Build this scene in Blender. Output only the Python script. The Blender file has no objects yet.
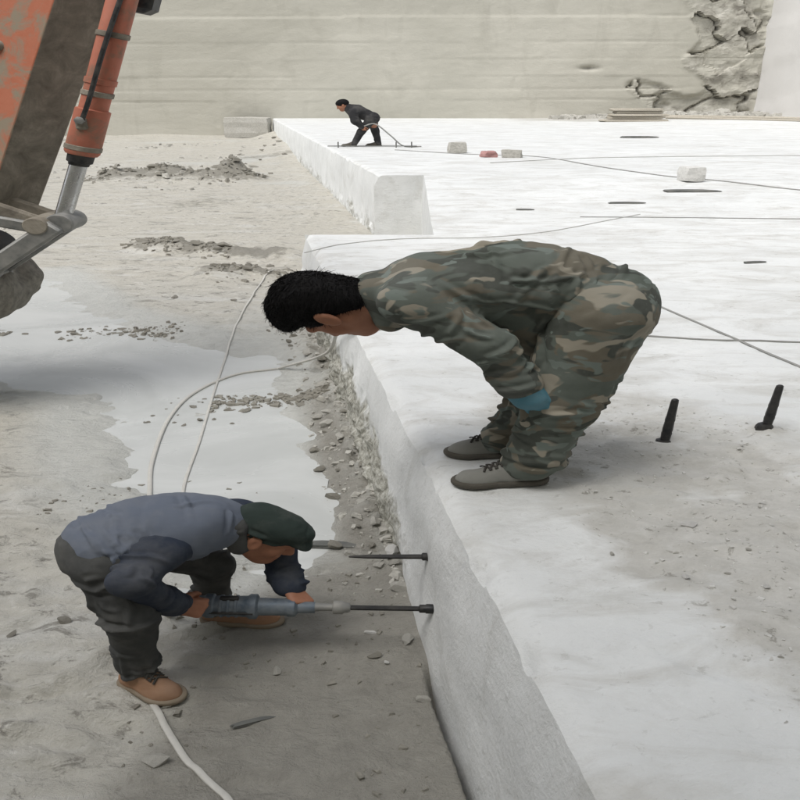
import bpy, math, random
import numpy as np
from mathutils import Vector, Matrix

random.seed(7)
S = bpy.context.scene
COL = S.collection
R = math.radians
WX = 1.6          # the picture shows everything 1.6 times as wide as in life; shapes get that width

# ------------------------------------------------------------------ camera
cam_d = bpy.data.cameras.new('camera')
cam_d.sensor_width = 36.0
cam_d.lens = 36.0 * 693.0 / 800.0
cam_d.clip_start = 0.05
cam_d.clip_end = 2000.0
cam = bpy.data.objects.new('camera', cam_d)
COL.objects.link(cam)
cam.location = (0, 0, 2.26)
cam.rotation_euler = (R(90 - 23.616), 0, 0)
S.camera = cam

# ------------------------------------------------------------------ sky, sun, exposure
SUN_DIR = Vector((-0.40, -0.40, 1.0)).normalized()      # towards the sun, veiled by cloud
elev = math.asin(SUN_DIR.z)
rot = math.atan2(SUN_DIR.x, SUN_DIR.y)
W = bpy.data.worlds.new('World')
S.world = W
W.use_nodes = True
wn = W.node_tree
wn.nodes.clear()
sky = wn.nodes.new('ShaderNodeTexSky')
sky.sky_type = 'NISHITA'
sky.sun_disc = False
sky.sun_elevation = elev
sky.sun_rotation = rot
sky.air_density = 1.0
sky.dust_density = 3.0
hs = wn.nodes.new('ShaderNodeHueSaturation')
hs.inputs['Saturation'].default_value = 0.26
bg = wn.nodes.new('ShaderNodeBackground')
bg.inputs['Strength'].default_value = 0.11
wo = wn.nodes.new('ShaderNodeOutputWorld')
wn.links.new(sky.outputs[0], hs.inputs['Color'])
wn.links.new(hs.outputs[0], bg.inputs['Color'])
wn.links.new(bg.outputs[0], wo.inputs['Surface'])
sl = bpy.data.lights.new('sun', 'SUN')
sl.energy = 1.5
sl.angle = R(42)
sl.color = (1.0, 0.97, 0.93)
so = bpy.data.objects.new('sun', sl)
COL.objects.link(so)
so.rotation_euler = (-SUN_DIR).to_track_quat('-Z', 'Y').to_euler()
so.location = (0, 0, 30)
S.view_settings.view_transform = 'Standard'
S.view_settings.look = 'None'
S.view_settings.gamma = 1.0
S.view_settings.exposure = 0.48
S.view_settings.use_curve_mapping = False
S.cycles.max_bounces = 6
S.cycles.use_denoising = True

# ------------------------------------------------------------------ numpy noise
def _hash(ix, iy, iz, seed):
    M = 0xFFFFFFFF
    h = (ix * 374761393 + iy * 668265263 + iz * 2147483647 + seed * 1274126177) & M
    h = ((h ^ (h >> 13)) * 1274126177) & M
    h = ((h ^ (h >> 16)) * 2246822519) & M
    h = h ^ (h >> 13)
    return (h & 0xFFFFFF).astype(np.float64) / 0xFFFFFF

def vnoise(x, y, z=None, seed=0):
    x = np.asarray(x, float); y = np.asarray(y, float)
    z = np.zeros_like(x) if z is None else np.asarray(z, float)
    fx, fy, fz = np.floor(x), np.floor(y), np.floor(z)
    ix, iy, iz = fx.astype(np.int64), fy.astype(np.int64), fz.astype(np.int64)
    u, v, w = x - fx, y - fy, z - fz
    u = u*u*u*(u*(u*6-15)+10); v = v*v*v*(v*(v*6-15)+10); w = w*w*w*(w*(w*6-15)+10)
    r = 0
    for dx in (0, 1):
        for dy in (0, 1):
            for dz in (0, 1):
                c = _hash(ix+dx, iy+dy, iz+dz, seed)
                r = r + c * (u if dx else 1-u) * (v if dy else 1-v) * (w if dz else 1-w)
    return r * 2 - 1

def fbm(x, y, z=None, octv=4, seed=0, gain=0.5):
    a, s, n = 1.0, 0.0, 0.0
    for o in range(octv):
        f = 2.03 ** o
        s = s + a * vnoise(np.asarray(x)*f+o*17.3, np.asarray(y)*f+o*9.1, None if z is None else np.asarray(z)*f, seed+o*31)
        n += a; a *= gain
    return s / n

def ridged(x, y, z=None, octv=3, seed=0):
    a, s, n = 1.0, 0.0, 0.0
    for o in range(octv):
        f = 2.1 ** o
        s = s + a * (1 - np.abs(vnoise(np.asarray(x)*f+o*7.7, np.asarray(y)*f, None if z is None else np.asarray(z)*f, seed+o*13)))
        n += a; a *= 0.5
    return s / n

def sstep(a, b, x):
    t = np.clip((np.asarray(x, float) - a) / (b - a), 0, 1)
    return t*t*(3-2*t)

def poly_sd(px, py, poly):
    """signed distance to a polygon, negative inside"""
    d = np.full(px.shape, 1e9); ins = np.zeros(px.shape, bool)
    n = len(poly)
    for i in range(n):
        ax, ay = poly[i]; bx, by = poly[(i+1) % n]
        ex, ey = bx-ax, by-ay
        t = np.clip(((px-ax)*ex+(py-ay)*ey)/(ex*ex+ey*ey), 0, 1)
        d = np.minimum(d, np.hypot(px-ax-t*ex, py-ay-t*ey))
        c = ((ay > py) != (by > py))
        with np.errstate(divide='ignore', invalid='ignore'):
            xi = ax + (py-ay)*ex/(ey if ey else 1e-9)
        ins ^= c & (px < xi)
    return np.where(ins, -d, d)

# ------------------------------------------------------------------ material helpers
MATS = {}
class NT:
    def __init__(s, name):
        s.m = bpy.data.materials.new(name); s.m.use_nodes = True
        s.t = s.m.node_tree; s.t.nodes.clear()
        s.out = s.t.nodes.new('ShaderNodeOutputMaterial')
        s.b = s.t.nodes.new('ShaderNodeBsdfPrincipled')
        s.t.links.new(s.b.outputs[0], s.out.inputs['Surface'])
        tc = s.t.nodes.new('ShaderNodeTexCoord'); mp = s.t.nodes.new('ShaderNodeMapping')
        mp.inputs['Scale'].default_value = (1/WX, 1, 1)
        s.t.links.new(tc.outputs['Object'], mp.inputs['Vector'])
        s.v = mp.outputs[0]
        MATS[name] = s.m
    def n(s, typ, **kw):
        nd = s.t.nodes.new(typ)
        for k, v in kw.items():
            if hasattr(nd, k) and k not in nd.inputs: setattr(nd, k, v)
            else: nd.inputs[k].default_value = v
        return nd
    def l(s, a, b): s.t.links.new(a, b)
    def noise(s, scale, detail=4, rough=0.55, dist=0.0, vec=None):
        nd = s.n('ShaderNodeTexNoise', Scale=scale, Detail=detail, Roughness=rough, Distortion=dist)
        s.l(vec if vec is not None else s.v, nd.inputs['Vector']); return nd.outputs['Fac']
    def mapv(s, scale, loc=(0,0,0)):
        mp = s.n('ShaderNodeMapping'); mp.inputs['Scale'].default_value = scale; mp.inputs['Location'].default_value = loc
        s.l(s.v, mp.inputs['Vector']); return mp.outputs[0]
    def ramp(s, fac, stops):
        nd = s.n('ShaderNodeValToRGB'); e = nd.color_ramp.elements
        while len(e) < len(stops): e.new(0.5)
        for q, (p, c) in zip(e, stops):
            q.position = p; q.color = (*c, 1) if len(c) == 3 else c
        s.l(fac, nd.inputs[0]); return nd.outputs[0]
    def mix(s, fac, a, b, mode='MIX'):
        nd = s.n('ShaderNodeMix', data_type='RGBA', blend_type=mode)
        for sock, val in ((nd.inputs[0], fac), (nd.inputs[6], a), (nd.inputs[7], b)):
            if hasattr(val, 'is_output'): s.l(val, sock)
            elif isinstance(val, (int, float)): sock.default_value = val
            else: sock.default_value = (*val, 1)
        return nd.outputs[2]
    def math(s, op, a, b=0.0, clamp=False):
        nd = s.n('ShaderNodeMath', operation=op); nd.use_clamp = clamp
        for sock, val in ((nd.inputs[0], a), (nd.inputs[1], b)):
            if hasattr(val, 'is_output'): s.l(val, sock)
            else: sock.default_value = val
        return nd.outputs[0]
    def attr(s, name):
        nd = s.n('ShaderNodeAttribute'); nd.attribute_name = name; return nd.outputs['Fac']
    def bump(s, h, strength=0.3, dist=0.01):
        nd = s.n('ShaderNodeBump', Strength=strength, Distance=dist); s.l(h, nd.inputs['Height'])
        s.l(nd.outputs[0], s.b.inputs['Normal'])
    def set(s, col=None, rough=None, metal=None, spec=None):
        for k, v in (('Base Color', col), ('Roughness', rough), ('Metallic', metal), ('Specular IOR Level', spec)):
            if v is None: continue
            if hasattr(v, 'is_output'): s.l(v, s.b.inputs[k])
            elif isinstance(v, (int, float)): s.b.inputs[k].default_value = v
            else: s.b.inputs[k].default_value = (*v, 1)
        return s.m

def cloth_mat(name, c1, c2, scale=9, rough=0.9):
    m = NT(name)
    f = m.noise(scale, 5, 0.6)
    dust = m.ramp(m.noise(5, 5, 0.65), [(0.45, (0,0,0)), (0.75, (1,1,1))])
    c = m.mix(f, c1, c2)
    c = m.mix(m.math('MULTIPLY', dust, 0.22), c, (0.36, 0.35, 0.32))
    m.bump(m.noise(420, 2), 0.25, 0.002)
    return m.set(c, rough, spec=0.2)

def metal_mat(name, c1, c2, rough=0.45, metal=0.7, scale=12):
    m = NT(name)
    f = m.ramp(m.noise(scale, 6, 0.65), [(0.35, (0,0,0)), (0.65, (1,1,1))])
    m.bump(m.noise(60, 4), 0.15, 0.004)
    return m.set(m.mix(f, c1, c2), m.math('ADD', m.math('MULTIPLY', f, 0.25), rough), metal)

def stone_mat(name, c1, c2, c3, scale=3.0, bstr=0.6):
    m = NT(name)
    f = m.noise(scale, 6, 0.62, 0.4)
    g = m.ramp(m.noise(scale*5, 5, 0.6), [(0.42, (0,0,0)), (0.7, (1,1,1))])
    c = m.mix(f, c1, c2); c = m.mix(m.math('MULTIPLY', g, 0.6), c, c3)
    m.bump(m.noise(scale*12, 6, 0.65), bstr, 0.012)
    return m.set(c, 0.9, spec=0.25)

# bench: white stone dust over grey stone; its mask greys trampled, unswept patches and paints shaded faces whiter
m = NT('bench_stone')
grit_light = m.attr('grit_light'); raw = m.attr('raw')
lo = m.noise(1.3, 5, 0.6, 0.5); mid = m.noise(7, 6, 0.65, 0.3); hi = m.noise(42, 5, 0.65)
streak = m.noise(3.2, 7, 0.68, 0.9, m.mapv((0.8, 1.3, 1)))
white = m.mix(m.ramp(lo, [(0.35, (0,0,0)), (0.7, (1,1,1))]), (0.765, 0.78, 0.775), (0.67, 0.685, 0.68))
gray = m.mix(m.noise(11, 7, 0.72, 0.5), (0.33, 0.322, 0.29), (0.70, 0.692, 0.66))
gm = m.math('ADD', grit_light, m.math('MULTIPLY', m.math('SUBTRACT', streak, 0.5), 1.5))
gm = m.ramp(gm, [(0.25, (0,0,0)), (0.75, (1,1,1))])
c = m.mix(gm, white, gray)
spk = m.ramp(m.noise(26, 6, 0.7, 0.4), [(0.60, (0,0,0)), (0.65, (1,1,1))])
smear = m.ramp(m.noise(1.7, 7, 0.7, 1.1, m.mapv((0.7, 1.4, 1), (5, 3, 0))), [(0.53, (0,0,0)), (0.66, (1,1,1))])
c = m.mix(m.math('MULTIPLY', smear, 0.5), c, (0.52, 0.52, 0.495))
c = m.mix(m.math('MULTIPLY', spk, m.math('ADD', m.math('MULTIPLY', gm, 0.62), 0.16)), c, (0.27, 0.26, 0.23))
rawm = m.ramp(m.math('ADD', raw, m.math('MULTIPLY', m.math('SUBTRACT', mid, 0.5), 1.2)), [(0.35, (0,0,0)), (0.65, (1,1,1))])
rc = m.ramp(hi, [(0.3, (0.16, 0.155, 0.13)), (0.5, (0.38, 0.375, 0.33)), (0.72, (0.62, 0.62, 0.585))])
c = m.mix(rawm, c, rc)
m.bump(m.math('ADD', m.math('MULTIPLY', hi, 0.6), mid), 0.5, 0.02)
m.set(c, 0.85, spec=0.25)

# pit floor: beige dry mud, grey slurry mud, darker where damp, near shade painted in
m = NT('pit_mud')
warm = m.attr('warm'); wet_shade = m.attr('wet_shade')
lo = m.noise(0.8, 5, 0.6, 0.6); mid = m.noise(6, 6, 0.65, 0.4); hi = m.noise(38, 6, 0.68)
beige = m.mix(mid, (0.45, 0.428, 0.37), (0.56, 0.54, 0.48))
grey = m.mix(mid, (0.44, 0.426, 0.378), (0.60, 0.586, 0.533))
c = m.mix(m.ramp(m.math('ADD', warm, m.math('MULTIPLY', m.math('SUBTRACT', lo, 0.5), 0.8)), [(0.3, (0,0,0)), (0.7, (1,1,1))]), grey, beige)
clod = m.ramp(m.noise(9, 7, 0.72, 0.7, m.mapv((0.85, 1.2, 1))), [(0.555, (0,0,0)), (0.615, (1,1,1))])
palec = m.ramp(m.noise(11, 7, 0.72, 0.7, m.mapv((0.8, 1.2, 1), (3, 7, 0))), [(0.57, (0,0,0)), (0.63, (1,1,1))])
film = m.ramp(m.noise(2.2, 6, 0.62, 0.7, m.mapv((0.5, 1.5, 1), (4, 2, 0))), [(0.52, (0,0,0)), (0.66, (1,1,1))])
c = m.mix(m.math('MULTIPLY', film, 0.55), c, (0.60, 0.60, 0.575))
drk = m.ramp(m.noise(3.1, 6, 0.66, 0.8, m.mapv((0.6, 1.25, 1), (9, 5, 0))), [(0.56, (0,0,0)), (0.70, (1,1,1))])
c = m.mix(m.math('MULTIPLY', drk, 0.62), c, (0.23, 0.22, 0.195))
c = m.mix(m.math('MULTIPLY', palec, 0.6), c, (0.64, 0.63, 0.59))
c = m.mix(m.math('MULTIPLY', clod, 0.72), c, (0.20, 0.19, 0.165))
soil = m.ramp(m.math('ADD', m.attr('soil'), m.math('MULTIPLY', m.math('SUBTRACT', mid, 0.5), 1.6)), [(0.35, (0,0,0)), (0.65, (1,1,1))])
sl_ = m.ramp(m.math('ADD', m.attr('slur'), m.math('MULTIPLY', m.math('SUBTRACT', lo, 0.5), 0.9)), [(0.2, (0,0,0)), (0.8, (1,1,1))])
c = m.mix(sl_, c, m.mix(mid, (0.46, 0.465, 0.435), (0.60, 0.605, 0.575)))
c = m.mix(soil, c, m.mix(hi, (0.15, 0.14, 0.115), (0.36, 0.345, 0.30)))
wm = m.ramp(m.math('ADD', wet_shade, m.math('MULTIPLY', m.math('SUBTRACT', lo, 0.5), 0.7)), [(0.25, (0,0,0)), (0.75, (1,1,1))])
c = m.mix(wm, c, m.mix(m.noise(9, 7, 0.7, 0.6), (0.195, 0.187, 0.164), (0.385, 0.371, 0.330)))
m.bump(m.math('ADD', m.math('ADD', m.math('MULTIPLY', hi, 0.5), mid), m.noise(15, 6, 0.7, 0.4)), 0.7, 0.045)
m.set(c, m.math('SUBTRACT', 0.66, m.math('ADD', m.math('MULTIPLY', wm, 0.22), m.math('MULTIPLY', sl_, 0.22))), spec=0.4)

m = NT('slurry')
lo = m.noise(1.2, 5, 0.6, 0.8)
c = m.mix(m.ramp(lo, [(0.35, (0,0,0)), (0.68, (1,1,1))]), (0.62, 0.635, 0.62), (0.47, 0.485, 0.47))
m.bump(m.noise(7, 5, 0.6, 0.3), 0.12, 0.008)
m.set(c, m.math('ADD', 0.12, m.math('MULTIPLY', lo, 0.3)), spec=0.5)

# quarry wall
m = NT('wall_stone')
lo = m.noise(0.12, 5, 0.6, 0.5); band = m.noise(0.5, 5, 0.65, 0.4, m.mapv((0.25, 1, 3.5))); hi = m.noise(5, 6, 0.7)
c = m.mix(m.ramp(lo, [(0.3, (0,0,0)), (0.7, (1,1,1))]), (0.42, 0.408, 0.35), (0.57, 0.552, 0.485))
c = m.mix(m.ramp(band, [(0.38, (0,0,0)), (0.7, (0.45,0.45,0.45))]), c, (0.42, 0.408, 0.355))
stain = m.ramp(m.noise(0.5, 6, 0.65, 0.6, m.mapv((1.6, 1, 0.5))), [(0.55, (0,0,0)), (0.75, (1,1,1))])
c = m.mix(m.math('MULTIPLY', stain, 0.5), c, (0.35, 0.335, 0.285))
rawm = m.attr('raw')
rk = m.ramp(m.noise(1.6, 6, 0.68, 0.5), [(0.36, (0.11, 0.10, 0.085)), (0.5, (0.36, 0.345, 0.30)), (0.68, (0.56, 0.545, 0.49))])
c = m.mix(rawm, c, rk)
m.bump(hi, 0.5, 0.05)
m.set(c, 0.92, spec=0.2)
m = NT('side_wall_stone')
c = m.mix(m.noise(0.25, 5, 0.6, 0.5), (0.66, 0.65, 0.635), (0.76, 0.75, 0.735))
m.bump(m.noise(3, 6, 0.7), 0.4, 0.05)
m.set(c, 0.92, spec=0.2)

stone_mat('rubble_stone', (0.40, 0.385, 0.34), (0.62, 0.61, 0.57), (0.24, 0.23, 0.20), 6)
stone_mat('dark_clod', (0.22, 0.21, 0.18), (0.37, 0.355, 0.31), (0.15, 0.14, 0.12), 7)
stone_mat('white_chip', (0.74, 0.735, 0.71), (0.62, 0.615, 0.59), (0.45, 0.44, 0.41), 9)
stone_mat('bucket_mud', (0.17, 0.16, 0.135), (0.34, 0.32, 0.275), (0.085, 0.08, 0.07), 5)
stone_mat('aged_wood', (0.42, 0.38, 0.31), (0.55, 0.52, 0.45), (0.22, 0.19, 0.15), 8)
cloth_mat('dark_cloth', (0.022, 0.022, 0.024), (0.04, 0.04, 0.042))
cloth_mat('navy_cloth', (0.024, 0.032, 0.05), (0.042, 0.052, 0.075))
cloth_mat('slate_cloth', (0.115, 0.135, 0.175), (0.165, 0.188, 0.232))
cloth_mat('charcoal_cloth', (0.045, 0.047, 0.047), (0.085, 0.087, 0.085))
cloth_mat('cap_cloth', (0.022, 0.034, 0.030), (0.042, 0.056, 0.05))
cloth_mat('glove_cloth', (0.05, 0.16, 0.22), (0.10, 0.26, 0.33), 30)
cloth_mat('tan_leather', (0.27, 0.145, 0.082), (0.40, 0.24, 0.15), 22, 0.7)
cloth_mat('grey_canvas', (0.19, 0.19, 0.175), (0.29, 0.29, 0.265), 14)
cloth_mat('dark_sole', (0.06, 0.054, 0.046), (0.13, 0.12, 0.10), 14)
cloth_mat('pale_sole', (0.19, 0.15, 0.105), (0.30, 0.25, 0.19), 14)
cloth_mat('lace_cord', (0.03, 0.028, 0.025), (0.06, 0.056, 0.05), 14)
metal_mat('dark_steel', (0.025, 0.027, 0.03), (0.075, 0.072, 0.068), 0.42, 0.6, 22)
metal_mat('grey_steel', (0.20, 0.205, 0.20), (0.34, 0.335, 0.315), 0.5, 0.5, 14)
metal_mat('drill_steel', (0.085, 0.115, 0.15), (0.21, 0.235, 0.255), 0.5, 0.35, 22)
metal_mat('chrome', (0.78, 0.79, 0.80), (0.62, 0.62, 0.62), 0.14, 1.0, 8)
metal_mat('slab_dark', (0.10, 0.105, 0.10), (0.19, 0.19, 0.175), 0.7, 0.0, 9)

m = NT('orange_paint')
f = m.noise(5, 6, 0.7, 0.6); g = m.noise(18, 6, 0.7)
c = m.mix(g, (0.40, 0.12, 0.06), (0.48, 0.185, 0.115))
c = m.mix(m.ramp(f, [(0.47, (0,0,0)), (0.60, (1,1,1))]), c, (0.27, 0.225, 0.165))
m.bump(g, 0.2, 0.01); m.set(c, 0.62, spec=0.3)
m = NT('orange_cylinder_paint')
f = m.noise(7, 6, 0.7, 0.6); g = m.noise(18, 6, 0.7)
c = m.mix(g, (0.38, 0.115, 0.07), (0.47, 0.185, 0.125))
c = m.mix(m.ramp(f, [(0.50, (0,0,0)), (0.66, (1,1,1))]), c, (0.24, 0.15, 0.105))
m.bump(g, 0.15, 0.01); m.set(c, 0.55, spec=0.35)
m = NT('muddy_plate')
f = m.noise(6, 6, 0.7, 0.6)
c = m.ramp(f, [(0.3, (0.11, 0.095, 0.075)), (0.55, (0.23, 0.205, 0.165)), (0.75, (0.36, 0.33, 0.275))])
m.bump(m.noise(30, 5), 0.4, 0.01); m.set(c, 0.8)
m = NT('white_hose')
m.set(m.mix(m.noise(14, 5, 0.7), (0.44, 0.43, 0.395), (0.66, 0.65, 0.61)), 0.6)
m = NT('grey_cable')
m.set(m.mix(m.noise(20, 4), (0.20, 0.20, 0.19), (0.34, 0.34, 0.32)), 0.6)
m = NT('pale_cable')
m.set(m.mix(m.noise(20, 4), (0.36, 0.36, 0.34), (0.50, 0.50, 0.48)), 0.6)
m = NT('red_cloth')
m.set(m.mix(m.noise(20, 4), (0.34, 0.15, 0.14), (0.48, 0.30, 0.28)), 0.8)
m = NT('pale_red_paint')
m.set(m.mix(m.noise(4, 4), (0.45, 0.30, 0.26), (0.50, 0.40, 0.35)), 0.9)
m = NT('skin')
c = m.mix(m.noise(34, 6, 0.65), (0.27, 0.112, 0.066), (0.43, 0.20, 0.115))
m.bump(m.noise(170, 4), 0.3, 0.003); m.set(c, 0.6)
m = NT('black_hair')
m.set(m.mix(m.noise(120, 3), (0.006, 0.006, 0.007), (0.016, 0.015, 0.015)), 0.75, spec=0.12)

m = NT('camouflage')
wv = m.n('ShaderNodeVectorMath', operation='ADD')
def blob(scale, loc, a, b):
    v = m.mapv((scale*0.55, scale, scale), loc)
    n = m.n('ShaderNodeTexNoise', Scale=1.0, Detail=2.2, Roughness=0.55, Distortion=0.7); m.l(v, n.inputs['Vector'])
    return m.ramp(n.outputs['Fac'], [(a, (0,0,0)), (b, (1,1,1))])
base = m.mix(m.noise(10, 4), (0.090, 0.106, 0.090), (0.128, 0.146, 0.127))
c = m.mix(blob(9, (3, 1, 7), .50, .535), base, (0.145, 0.130, 0.098))
c = m.mix(blob(11, (9, 4, 2), .54, .565), c, (0.062, 0.068, 0.058))
c = m.mix(blob(10, (5, 8, 13), .60, .625), c, (0.30, 0.275, 0.22))
c = m.mix(blob(15, (1, 18, 3), .60, .63), c, (0.16, 0.19, 0.17))
dust = m.ramp(m.noise(4, 5, 0.65), [(0.4, (0,0,0)), (0.75, (1,1,1))])
c = m.mix(m.math('MULTIPLY', dust, 0.28), c, (0.31, 0.325, 0.305))
m.bump(m.noise(380, 2), 0.25, 0.002)
m.set(c, 0.9, spec=0.2)

# ------------------------------------------------------------------ object helpers
def link(name, me, mat=None, parent=None):
    o = bpy.data.objects.new(name, me); COL.objects.link(o)
    if mat and len(me.materials) == 0: me.materials.append(MATS[mat])
    if parent is not None: o.parent = parent
    return o
def tag(o, label, cat, group=None):
    o['label'] = label; o['category'] = cat
    if group: o['group'] = group
    return o
def empty(name, loc):
    o = bpy.data.objects.new(name, None); o.empty_display_size = 0.1; COL.objects.link(o); o.location = loc; return o
def mesh_np(name, V, F, smooth=True):
    me = bpy.data.meshes.new(name)
    V = np.asarray(V, np.float32); F = np.asarray(F, np.int32)
    me.vertices.add(len(V)); me.vertices.foreach_set('co', V.ravel())
    k = F.shape[1]
    me.loops.add(F.size); me.loops.foreach_set('vertex_index', F.ravel())
    me.polygons.add(len(F)); me.polygons.foreach_set('loop_start', np.arange(0, F.size, k, dtype=np.int32))
    me.polygons.foreach_set('loop_total', np.full(len(F), k, np.int32))
    me.polygons.foreach_set('use_smooth', np.full(len(F), smooth))
    me.update(calc_edges=True); me.validate()
    return me
def fattr(me, name, vals):
    a = me.attributes.new(name, 'FLOAT', 'POINT'); a.data.foreach_set('value', np.asarray(vals, np.float32))
def grid_faces(nr, nc, off=0, flip=False):
    i, j = np.meshgrid(np.arange(nr-1), np.arange(nc-1), indexing='ij')
    a = (i*nc+j+off).ravel(); b = a+1; c = a+nc+1; d = a+nc
    return np.stack([a, d, c, b] if flip else [a, b, c, d], 1)

class MB:
    """collects simple solids; real-width coordinates, widened when built"""
    def __init__(s): s.V = []; s.F = []
    def add(s, V, F):
        o = len(s.V); s.V += [tuple(v) for v in V]; s.F += [tuple(i+o for i in f) for f in F]; return s
    def box(s, c, size, rot=None, bev=0.0):
        M = rot.to_3x3() if rot is not None else Matrix.Identity(3)
        hx, hy, hz = size[0]/2, size[1]/2, size[2]/2
        b = min(bev, hx*.6, hy*.6, hz*.6)
        if b <= 0:
            V = [Vector((x, y, z)) for x in (-hx, hx) for y in (-hy, hy) for z in (-hz, hz)]
            F = [(0,1,3,2), (4,6,7,5), (0,4,5,1), (2,3,7,6), (0,2,6,4), (1,5,7,3)]
        else:
            V = []; idx = {}
            for x in (-1, 1):
                for y in (-1, 1):
                    for z in (-1, 1):
                        for ax, p in enumerate(((hx, hy-b, hz-b), (hx-b, hy, hz-b), (hx-b, hy-b, hz))):
                            idx[(x, y, z, ax)] = len(V); V.append(Vector((x*p[0], y*p[1], z*p[2])))
            F = []
            for sg in (-1, 1):
                F.append([idx[(sg, y, z, 0)] for y, z in ((-1,-1),(1,-1),(1,1),(-1,1))][::sg])
                F.append([idx[(x, sg, z, 1)] for x, z in ((-1,-1),(-1,1),(1,1),(1,-1))][::sg])
                F.append([idx[(x, y, sg, 2)] for x, y in ((-1,-1),(1,-1),(1,1),(-1,1))][::sg])
            for a in (-1, 1):
                for c2 in (-1, 1):
                    F.append([idx[(a, c2, -1, 0)], idx[(a, c2, 1, 0)], idx[(a, c2, 1, 1)], idx[(a, c2, -1, 1)]])
                    F.append([idx[(a, -1, c2, 0)], idx[(a, 1, c2, 0)], idx[(a, 1, c2, 2)], idx[(a, -1, c2, 2)]])
                    F.append([idx[(-1, a, c2, 1)], idx[(1, a, c2, 1)], idx[(1, a, c2, 2)], idx[(-1, a, c2, 2)]])
            for x in (-1, 1):
                for y in (-1, 1):
                    for z in (-1, 1): F.append([idx[(x, y, z, k)] for k in range(3)])
        return s.add([M @ v + Vector(c) for v in V], F)
    def lathe(s, a, b, prof, n=20):
        """prof: list of (t along a->b in metres, radius)"""
        a = Vector(a); d = (Vector(b)-a).normalized()
        u = d.orthogonal().normalized(); w = d.cross(u)
        V = []; F = []
        for t, r in prof:
            for k in range(n):
                an = 2*math.pi*k/n
                V.append(a + d*t + (u*math.cos(an)+w*math.sin(an))*r)
        for i in range(len(prof)-1):
            for k in range(n): F.append((i*n+k, i*n+(k+1) % n, (i+1)*n+(k+1) % n, (i+1)*n+k))
        F.append(tuple(range(n))[::-1]); F.append(tuple((len(prof)-1)*n+k for k in range(n)))
        return s.add(V, F)
    def tube(s, pts, r, n=10, r2=None):
        P = [Vector(p) for p in pts]; V = []; F = []
        u = None; m = len(P)
        for i, p in enumerate(P):
            t = (P[min(i+1, m-1)] - P[max(i-1, 0)]).normalized()
            u = t.orthogonal().normalized() if u is None else (u - t*u.dot(t)).normalized()
            w = t.cross(u); rr = r if r2 is None else r+(r2-r)*i/(m-1)
            for k in range(n):
                an = 2*math.pi*k/n; V.append(p+(u*math.cos(an)+w*math.sin(an))*rr)
        for i in range(m-1):
            for k in range(n): F.append((i*n+k, i*n+(k+1) % n, (i+1)*n+(k+1) % n, (i+1)*n+k))
        F.append(tuple(range(n))[::-1]); F.append(tuple((m-1)*n+k for k in range(n)))
        return s.add(V, F)
    def prism(s, prof, y0, y1):
        """closed outline in the x-z plane, extruded in y"""
        n = len(prof)
        V = [(x, y0, z) for x, z in prof] + [(x, y1, z) for x, z in prof]
        F = [tuple(range(n)), tuple(range(2*n-1, n-1, -1))] + [(i, n+i, n+(i+1) % n, (i+1) % n) for i in range(n)]
        return s.add(V, F)
    def build(s, name, mat, parent=None, origin=(0,0,0), smooth=True, angle=35):
        me = bpy.data.meshes.new(name)
        o = Vector(origin)
        me.from_pydata([((v[0]*WX)-o.x, v[1]-o.y, v[2]-o.z) for v in s.V], [], s.F)
        me.materials.append(MATS[mat])
        import bmesh
        bm = bmesh.new(); bm.from_mesh(me); bmesh.ops.recalc_face_normals(bm, faces=bm.faces)
        if smooth:
            for f in bm.faces: f.smooth = True
            for e in bm.edges:
                if len(e.link_faces) == 2 and e.calc_face_angle(0) > R(angle): e.smooth = False
        bm.to_mesh(me); bm.free()
        ob = link(name, me, None, parent)
        if parent is None: ob.location = o
        return ob

def spline(pts, sub=12):
    P = [np.array(p, float) for p in pts]; P = [2*P[0]-P[1]] + P + [2*P[-1]-P[-2]]
    out = []
    for i in range(1, len(P)-2):
        for k in range(sub):
            t = k/sub
            out.append(0.5*((2*P[i])+(-P[i-1]+P[i+1])*t+(2*P[i-1]-5*P[i]+4*P[i+1]-P[i+2])*t*t+(-P[i-1]+3*P[i]-3*P[i+1]+P[i+2])*t**3))
    out.append(P[-2]); return [tuple(q) for q in out]

def _r(k, j): return random.Random(k*131+j*17).random()
# ------------------------------------------------------------------ pit floor
PUDDLE = [(-5.6, 8.9), (-4.7, 9.4), (-3.9, 8.4), (-3.3, 7.5), (-2.0, 6.7), (-1.1, 6.0), (-0.8, 5.2), (-0.5, 4.0), (-0.3, 3.3),
          (-0.5, 2.95), (-0.95, 3.0), (-1.6, 3.6), (-1.95, 3.9), (-2.3, 4.5), (-2.65, 5.15), (-3.5, 5.45), (-5.6, 5.4)]
BOT = lambda y: 0.651 - 0.2222*y          # foot of the near block's left face
TOPE = lambda y: 0.721 - 0.2222*y         # its upper edge
E2 = lambda y: 2.35 - 0.2215*y            # left edge of the far bench
def graded(lo, hi, step, far_lo, far_hi, grow=1.12):
    a = list(np.arange(lo, hi+1e-9, step)); s = step
    while a[-1] < far_hi: s *= grow; a.append(a[-1]+s)
    s = step; b = []
    x = lo
    while x > far_lo: s *= grow; x -= s; b.append(x)
    return np.array(b[::-1]+a)
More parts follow.
